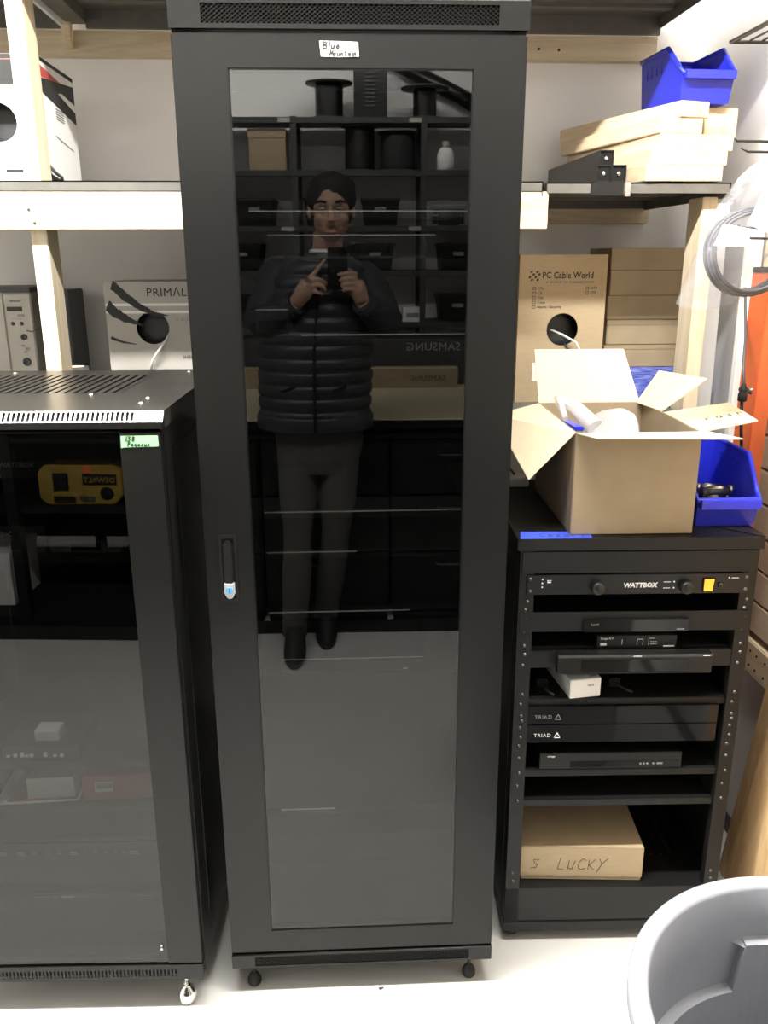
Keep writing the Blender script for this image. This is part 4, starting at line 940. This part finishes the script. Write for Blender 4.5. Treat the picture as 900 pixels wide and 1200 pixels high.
t = thing('storage_carton', 'white carton on the floor under the left bay of the workbench', 'carton', (-2.02, -.64, .0505), 180)
MB().prism([(-.30,0),(.12,0),(.12,.26),(-.30,.26)], 0, .30, 'y').build('carton', M['white'], t, .002); B('lid', M['white'], t, -.305, .125, -.004, .304, .22, .263, .002)
yc = thing('tool_case', 'yellow and black tool case on the lower shelf of the workbench', 'tool case', (-1.335, -.62, .5554), 180)
MB().prism([(-.19,.05),(-.15,0),(.16,0),(.195,.03),(.195,.15),(.165,.185),(-.15,.185),(-.19,.16)], 0, .12, 'y').build('case_body', M['yellow'], yc, .006)
B('latch', M['orange'], yc, -.055, -.015, -.006, 0, .150, .185, .002); B('brand_plate', M['matte'], yc, -.165, -.01, -.004, 0, .095, .145, .002)
text('DEWALT', .035, M['yellow'], yc, (-.0875, -.0055, .118), bold=.0008)
B('side_latch', M['matte'], yc, .055, .125, -.008, 0, .07, .150, .003); B('foot_block', M['matte'], yc, .03, .13, -.004, 0, .012, .04, .002); B('spec_plate', M['darkgrey'], yc, -.06, .01, -.003, 0, .018, .042, .001)
MB().lathe([(0,-.006),(.024,-.006),(.032,0),(0,0)], (-.115,0,.055), 20, 'y').build('round_vent', M['matte'], yc)
MB().tube([(.17,.06,.183),(.12,.06,.215),(-.12,.06,.215),(-.14,.06,.183)], .011).build('handle', M['matte'], yc)
tv = thing('television_carton', 'long slim brown carton lying at the back of the workbench', 'carton', (0, -1.43, .9552), 180)
B('carton', M['carddk'], tv, -.585, .585, 0, .11, 0, .104, .002); B('lid_seam', M['cardpale'], tv, -.585, .585, -.0006, .03, .1035, .1046, 0)
text('SAMSUNG', .042, M['print'], tv, (-.42, -.0008, .048), spacing=1.05)
tv = thing('television_carton', 'tall dark carton standing behind the slim carton on the workbench', 'carton', (0, -1.545, .9552), 180)
B('carton', M['darkgrey'], tv, -.66, .62, 0, .035, 0, .275, .002)
text('SAMSUNG', .062, M['silver'], tv, (-.46, -.0008, .205), spacing=1.08); B('lid_fold', M['rackblk'], tv, -.661, .621, -.0015, .036, .255, .2765, .001)

sr = thing('steel_shelving', 'dark steel shelving against the wall behind the workbench', 'shelving', (0, -1.80, 0))
PX = (-1.70, -.994, -.289, .416, 1.11)
for x in PX:
    for y in (0, -.37): B('post', M['darkgrey'], sr, x-.017, x+.017, y-.004, y, 0, 2.36, .001)
SZ = (2.354, 2.088, 1.80, 1.56, 1.275)
lc_ = 0
for z in SZ:
    shf = MB().box(PX[0]-.02, PX[-1]+.02, -.375, .003, z-.006, z).box(PX[0]-.02, PX[-1]+.02, 0, .004, z-.030, z).build('shelf', M['darkgrey'], sr, .001)
    for a, b_ in zip(PX, PX[1:]):
        if z in (2.354, 1.80): B('label_card', M['silver'], shf, b_-.08, b_-.015, .004, .005, z-.026, z-.004, 0)
def cable_reel(label, x, y, z, R, hub, h, m='devblk'):
    t = thing('cable_reel', label, 'cable reel', (x, y, z+.0006), 0, 'cable reels on the steel shelving')
    for zz in (0, h-.008): MB().lathe([(.02,zz),(R,zz),(R,zz+.008),(.02,zz+.008)], n=32, closed=True).build('flange', M['darkgrey'], t, .001)
    mb = MB().lathe([(.02,.008),(hub,.008),(hub,h-.008),(.02,h-.008)], n=32, closed=True)
    for k in range(int((h-.03)/.012)): mb.lathe([(hub,.012+k*.012),(hub+.004,.018+k*.012),(hub,.024+k*.012)], n=32, cap=False)
    mb.build('wound_cable', M[m], t)
cable_reel('left one of two cable reels on the top of the steel shelving', -.097, -1.94, 2.354, .128, .074, .19)
cable_reel('right one of two cable reels on the top of the steel shelving', .428, -1.94, 2.354, .132, .062, .165)
cable_reel('left one of two cable reels under the top of the steel shelving', .068, -1.93, 2.0885, .098, .080, .235)
cable_reel('right one of two cable reels under the top of the steel shelving', .280, -1.93, 2.0885, .112, .095, .205, 'shoe')
t = thing('kraft_carton', 'small brown carton on the second shelf of the steel shelving', 'carton', (-.434, -1.83, 2.0885), 180)
B('carton', M['carddk'], t, -.10, .10, 0, .2, 0, .21, .002); B('lid', M['carddk'], t, -.103, .103, -.003, .203, .165, .213, .001)
t = thing('spray_bottle', 'white bottle with clear neck on the second shelf of the steel shelving', 'bottle', (.540, -1.86, 2.0885))
MB().lathe([(0,0),(.045,0),(.048,.01),(.048,.085),(.03,.115),(.018,.12),(0,.12)], n=24).build('bottle_body', M['white'], t); MB().lathe([(.018,.12),(.02,.122),(.02,.147),(.012,.152),(0,.152)], n=20).build('cap', M['silver'], t)
t = thing('louvre_box', 'dark ribbed box standing between two reels on top of the steel shelving', 'box', (.128, -1.80, 2.3546))
B('case', M['devblk'], t, -.09, .09, -.22, -.012, 0, .30, .002)
for k in range(12): B('rib', M['darkgrey'], t, -.03, .025, -.012, -.004, .05+k*.020, .062+k*.020, .001)
t = tag(MB().tube([(.235,-2.13,2.70),(.62,-2.13,2.52),(.86,-2.13,2.40)], .044, 16).build('rolled_mat', M['devblk'], None), 'black rolled sheet leaning over the top right of the steel shelving', 'roll')
t = thing('wire_basket', 'dark wire basket on the third shelf of the steel shelving', 'basket', (.562, -1.90, 1.8005))
for zz in (.004, .055, .105): MB().tube([(.10*math.cos(a_)*(1+.1*zz), .08*math.sin(a_), zz) for a_ in [2*PI*k/32 for k in range(33)]], .003, 6).build('hoop', M['silver'], t)
for k in range(14):
    a_ = 2*PI*k/14; MB().tube([(.10*math.cos(a_), .08*math.sin(a_), .002), (.101*math.cos(a_), .08*math.sin(a_), .107)], .0022, 6).build('upright_wire', M['silver'], t)
MB().lathe([(0,.0),(.09,.0),(.092,.09),(0,.09)], n=20).build('liner', M['darkgrey'], t)
t = thing('label_box', 'small white box on the lowest visible shelf right of the man', 'box', (.357, -1.83, 1.2755), 180); B('carton', M['white'], t, -.05, .05, 0, .1, 0, .082, .001); B('print_block', M['greyprint'], t, -.04, .03, -.0006, 0, .025, .05, 0)
k = 0
for z, xs in ((1.5605, (-.86,-.60,-.10,.15,.62,.86)), (1.8005, (-.80,-.52,-.14,.18,.82)), (1.2755, (-.85,-.55,-.05,.62,.88))):
    for x in xs:
        k += 1
        row = {1.5605: 'fourth', 1.8005: 'third', 1.2755: 'fifth'}[z]
        t = thing('storage_tub', f'dark storage tub on the {row} shelf of the steel shelving, {["leftmost", "second from left", "third from left", "fourth from left", "fifth from left", "sixth from left"][xs.index(x)]}', 'tub', (x, -1.84, z), 180, 'dark tubs on the steel shelving')
        MB().hexa([(-.09,.02,0),(.09,.02,0),(.09,.28,0),(-.09,.28,0),(-.105,0,.14),(.105,0,.14),(.105,.30,.14),(-.105,.30,.14)]).build('tub_body', M['rackblk'], t, .004)
        B('rim', M['devblk'], t, -.112, .112, -.006, .306, .132, .148, .003); B('label_slip', M['dimprint'], t, -.03, .03, .0, .004, .08, .10, 0)

# ---------------------------------------------------------------- the photographer
def loft(mb, rings, n=20):
    """rings: (x, y, z, rx, ry) stacked closed loops in planes of constant z"""
    vs = []; m = len(rings)
    for (x, y, z, rx, ry) in rings:
        for i in range(n):
            a_ = 2*PI*i/n; vs.append((x+rx*math.cos(a_), y+ry*math.sin(a_), z))
    fs = [(i*n+j, i*n+(j+1) % n, (i+1)*n+(j+1) % n, (i+1)*n+j) for i in range(m-1) for j in range(n)]
    fs += [list(range(n))[::-1], [(m-1)*n+i for i in range(n)]]
    return mb.add(vs, fs, True)
def remesh(mb, name, m, parent, vox, smooth=4):
    o = mb.build(name, m, None)
    r = o.modifiers.new('r', 'REMESH'); r.mode = 'VOXEL'; r.voxel_size = vox
    q = o.modifiers.new('s', 'SMOOTH'); q.iterations = smooth; q.factor = .5
    dg = bpy.context.evaluated_depsgraph_get(); dg.update()
    me = bpy.data.meshes.new_from_object(o.evaluated_get(dg))
    bpy.data.objects.remove(o)
    for p in me.polygons: p.use_smooth = True
    return link(name, me, m, parent)
ps = thing('person', 'tall man in a charcoal quilted jacket holding up a phone, mirrored in the glass', 'person', (-.13, -.28, .006))
O = Vector((.13, .28, -.006))
def P(x, y, z): return (x+O.x, y+O.y, z+O.z)
body = MB()
loft(body, [(.02,-.01,.90,.14,.095),(.02,-.01,.95,.165,.105),(.015,-.005,1.10,.150,.10),(.02,.01,1.25,.155,.105),(.035,.02,1.42,.175,.115),(.042,.025,1.54,.175,.10),(.055,.035,1.60,.12,.08),(.063,.045,1.64,.06,.06),(.07,.06,1.72,.055,.058)])
# head
body.ball(P(-.045,-.205,1.835), .076, .098, .105, 20, 14); body.ball(P(-.046,-.180,1.765), .066, .072, .072, 18, 12); body.ball(P(-.047,-.145,1.715), .030, .025, .022)
body.tube([P(-.045,-.110,1.805), P(-.045,-.088,1.775), P(-.045,-.082,1.757)], [.009,.013,.016], 10); body.ball(P(-.045,-.100,1.750), .022, .014, .010)
body.ball(P(-.045,-.112,1.722), .026, .014, .010); body.tube([P(-.085,-.118,1.822), P(-.045,-.108,1.824), P(-.005,-.118,1.822)], .013, 8)
for s in (-1, 1): body.ball(P(-.045+s*.083,-.20,1.800), .010, .020, .033); body.ball(P(-.045+s*.040,-.134,1.772), .024,.020,.026)
def limb(pts, rr, n=14):
    # resample for smooth taper
    out, ro = [], []
    for i in range(len(pts)-1):
        for k in range(6):
            f = k/6; out.append(Vector(pts[i]).lerp(Vector(pts[i+1]), f)); ro.append(rr[i]*(1-f)+rr[i+1]*f)
    out.append(Vector(pts[-1])); ro.append(rr[-1])
    for it in range(3):
        out = [out[0]] + [(out[i-1]+out[i]*2+out[i+1])/4 for i in range(1, len(out)-1)] + [out[-1]]
    return out, ro
armL = [P(-.255,-.27,1.585), P(-.335,-.20,1.385), P(-.178,-.075,1.475)]; armR = [P(.075,-.27,1.565), P(.165,-.20,1.375), P(.065,-.075,1.48)]
legL = [P(-.205,-.285,.93), P(-.215,-.25,.50), P(-.243,-.215,.09)]; legR = [P(-.03,-.285,.93), P(-.055,-.28,.50), P(-.115,-.40,.09)]
for a_, r_ in ((armL, (.055,.043,.030)), (armR, (.055,.043,.030)), (legL, (.085,.058,.042)), (legR, (.085,.058,.042))):
    q, ro = limb(a_, r_); body.tube(q, ro, 14)
for lg, tx in ((legL, -.225), (legR, -.10)):
    a_ = Vector(lg[-1]); body.tube([a_+Vector((0,-.03,-.045)), a_+Vector((.005,.06,-.060)), a_+Vector((.010,.13,-.066))], [.030,.024,.012], 12)
# hands: palms and fingers
def finger(pts, r=.0085): q, ro = limb([P(*p) for p in pts], [r*1.08, r, r*.92, r*.8][:len(pts)]); body.tube(q, ro, 10); body.ball(tuple(q[-1]), ro[-1])
body.tube([P(-.178,-.075,1.475), P(-.150,-.062,1.512), P(-.128,-.056,1.545)], [.027,.034,.030], 12)           # left palm
finger([(-.130,-.052,1.560), (-.108,-.050,1.580), (-.088,-.050,1.603), (-.070,-.050,1.624)])                   # index pointing
finger([(-.118,-.050,1.552), (-.094,-.040,1.560), (-.072,-.045,1.549), (-.066,-.058,1.540)])
finger([(-.118,-.050,1.534), (-.096,-.036,1.538), (-.074,-.042,1.528), (-.070,-.056,1.520)])
finger([(-.124,-.052,1.515), (-.104,-.038,1.515), (-.086,-.044,1.507), (-.082,-.056,1.502)], .0078)
finger([(-.150,-.075,1.520), (-.128,-.090,1.540), (-.105,-.088,1.558)], .0100)
body.tube([P(.065,-.075,1.480), P(.052,-.066,1.515), P(.044,-.062,1.550)], [.027,.033,.028], 12)               # right palm
for k, z in enumerate((1.580, 1.560, 1.541, 1.523)):
    finger([(.046,-.055,z-.004), (.030,-.036,z), (.004,-.034,z-.001), (-.020+.006*k,-.040,z-.006)], .0086 - (.0008 if k == 3 else 0))
finger([(.048,-.075,1.535), (.036,-.085,1.565), (.020,-.078,1.590)], .0100)
bd = remesh(body, 'body', M['skin'], ps, .0042, 2)
for s in (-1, 1):
    e = MB().ball(P(-.045+s*.032,-.112,1.805), .0125, .009, .0055, 14, 10).build('eye', M['eye'], ps); MB().ball(P(-.045+s*.032,-.1045,1.800), .0055, .0035, .0048, 12, 8).build('iris', M['iris'], e)
    MB().tube([P(-.045+s*.016,-.098,1.826), P(-.045+s*.036,-.097,1.831), P(-.045+s*.058,-.108,1.824)], [.004,.0045,.003], 8).build('eyebrow', M['hair'], ps)
MB().tube([P(-.068,-.104,1.722), P(-.055,-.097,1.7235), P(-.045,-.0955,1.7225), P(-.035,-.097,1.7235), P(-.022,-.104,1.722)], [.002,.0045,.004,.0045,.002], 8).build('mouth', M['lip'], ps)
hr = MB().ball(P(-.045,-.215,1.850), .087, .104, .094, 24, 14).ball(P(-.045,-.255,1.815), .086, .066, .095, 20, 12).ball(P(-.122,-.20,1.845), .016, .045, .040, 12, 8).ball(P(.032,-.20,1.845), .016, .045, .040, 12, 8).ball(P(-.035,-.150,1.893), .066, .040, .036, 18, 10).ball(P(-.080,-.160,1.890), .038, .035, .032, 14, 10)
random.seed(5)
for k in range(26):
    x = -.12+.006*k; hr.tube([P(x*.8-.01,-.19,1.938-.35*abs(x+.045)), P(x+.006,-.132-.5*abs(x+.045),1.908-.15*abs(x+.045)), P(x+.014,-.108-.55*abs(x+.045),1.872+random.uniform(-.012,.010)-.1*abs(x+.045))], [.010,.010,.004], 6)
remesh(hr, 'hair', M['hair'], ps, .007, 2)
# jacket: quilted body with horizontal rolls, plain sleeves
def qr(z, rx, ry, x, y): 
    k = .011*abs(math.sin(PI*(z-1.0)/.052))**.6
    return (x+O.x, y+O.y, z+O.z, rx+k, ry+k)
def prof_j(z):
    T = [(1.00,.218,.148,-.130,-.275),(1.10,.220,.150,-.128,-.270),(1.25,.222,.152,-.122,-.262),(1.40,.215,.150,-.108,-.255),(1.50,.205,.138,-.100,-.252),(1.57,.185,.118,-.092,-.250),(1.615,.135,.098,-.082,-.240),(1.64,.095,.085,-.075,-.235)]
    for a_, b_ in zip(T, T[1:]):
        if a_[0] <= z <= b_[0]+1e-9:
            f = (z-a_[0])/(b_[0]-a_[0]); return [a_[i]*(1-f)+b_[i]*f for i in range(5)]
jk = MB(); loft(jk, [qr(z, *[prof_j(z)[i] for i in (1,2,3,4)]) for z in [1.0+.0065*k for k in range(99)]], 36)
jk = jk.build('jacket', M['jacket'], ps)
loft(MB(), []) if False else None
hm = MB(); loft(hm, [(-.13+O.x,-.275+O.y,z+O.z,r,r*.69) for z, r in ((.965,.228),(.975,.236),(1.02,.238),(1.03,.230))], 36); hm.build('hem_band', M['jacket'], jk)
MB().tube([P(-.123,-.112,.97), P(-.122,-.102,1.10), P(-.118,-.100,1.30), P(-.105,-.100,1.45), P(-.090,-.125,1.58)], .006, 8).build('zip', M['matte'], jk)
for s in (-1, 1): MB().hexa([P(-.125+s*.10-.03,-.125,1.13),P(-.125+s*.10+.03,-.125,1.15),P(-.125+s*.10+.03,-.115,1.15),P(-.125+s*.10-.03,-.115,1.13),P(-.125+s*.10-.03,-.128,1.14),P(-.125+s*.10+.03,-.128,1.16),P(-.125+s*.10+.03,-.112,1.16),P(-.125+s*.10-.03,-.112,1.14)]).build('pocket_welt', M['matte'], jk, .003)
MB().lathe([(.072,0),(.082,.0),(.086,.05),(.078,.055),(.070,.05)], P(-.068,-.225,1.598), 28, closed=True).build('collar', M['jacket'], jk)
MB().lathe([(.062,0),(.068,.0),(.070,.050),(.064,.053)], P(-.064,-.218,1.612), 28, closed=True).build('shirt_collar', M['shirt'], ps, label='pale shirt collar')
for a_ in (armL, armR):
    s_ = 1 if a_[0][0] < .05 else -1
    pts = [Vector(a_[0])+Vector((.10*s_,.012,.015)), Vector(a_[0])+Vector((0,0,-.015)), Vector(a_[0]).lerp(Vector(a_[1]), .5), a_[1], Vector(a_[1]).lerp(Vector(a_[2]), .93)]
    q, ro = limb(pts, (.040,.078,.074,.066,.046)); ro = [r_+.004*math.sin(9*i) for i, r_ in enumerate(ro)]
    sl_ = MB().tube(q, ro, 18).build('sleeve', M['sleeve'], ps)
    MB().tube([q[-2].lerp(q[-1], .3), q[-1]+(q[-1]-q[-2])*.4], .044, 16).build('cuff', M['sleeve'], sl_)
tr = MB(); loft(tr, [(-.115+O.x,-.285+O.y,z+O.z,rx,ry) for z, rx, ry in ((.78,.150,.090),(.84,.168,.112),(.93,.182,.125),(1.02,.178,.122))], 24)
for lg in (legL, legR):
    q, ro = limb([Vector(lg[0])+Vector((0,0,.02)), lg[1], Vector(lg[2])+Vector((0,-.005,-.03))], (.096,.063,.056)); ro = [r_+.003*math.sin(5*i) for i, r_ in enumerate(ro)]; tr.tube(q, ro, 18)
remesh(tr, 'trousers', M['trouser'], ps, .007, 3)
for lg in (legL, legR):
    a_ = Vector(lg[-1]); gx = a_.x; so = MB()
    up = MB(); loft(up, [(0,0,-.084+.010,.045,.145),(0,0,-.06,.047,.147),(0,-.01,-.035,.044,.132),(0,-.045,-.005,.040,.085),(0,-.062,.03,.040,.062)], 24)
    up.xf(lambda x, y, z: (gx+.006+x*(1-.5*max(0, y-.05))+.03*y, a_.y+.062+y, a_.z+z))
    sh_ = up.build('shoe', M['shoe'], ps)
    loft(so, [(0,0,-.084,.047,.150),(0,0,-.070,.049,.152)], 24); so.xf(lambda x, y, z: (gx+.006+x*(1-.5*max(0, y-.05))+.03*y, a_.y+.062+y, a_.z+z)); so.build('sole', M['darkgrey'], sh_)
    for k in range(4): MB().tube([(gx-.02, a_.y+.03+k*.022, a_.z-.004-k*.011), (gx+.008, a_.y+.034+k*.022, a_.z+.004-k*.011), (gx+.034, a_.y+.03+k*.022, a_.z-.004-k*.011)], .003, 6).build('lace', M['darkgrey'], sh_)
ph = thing('phone', 'black phone held up in both hands by the man in the jacket', 'phone', (-.023, -.054, 1.600))
B('phone_body', M['devblk'], ph, -.036, .036, -.004, .004, -.070, .070, .004, seg=3)
B('camera_bump', M['gloss'], ph, .006, .032, .0035, .006, .036, .064, .002); MB().cyl((.013,.006,.056),(.013,.0068,.056),.005,n=16).build('lens', M['matte'], ph)
B('screen', M['gloss'], ph, -.033, .033, -.0048, -.0038, -.064, .064, .0005)
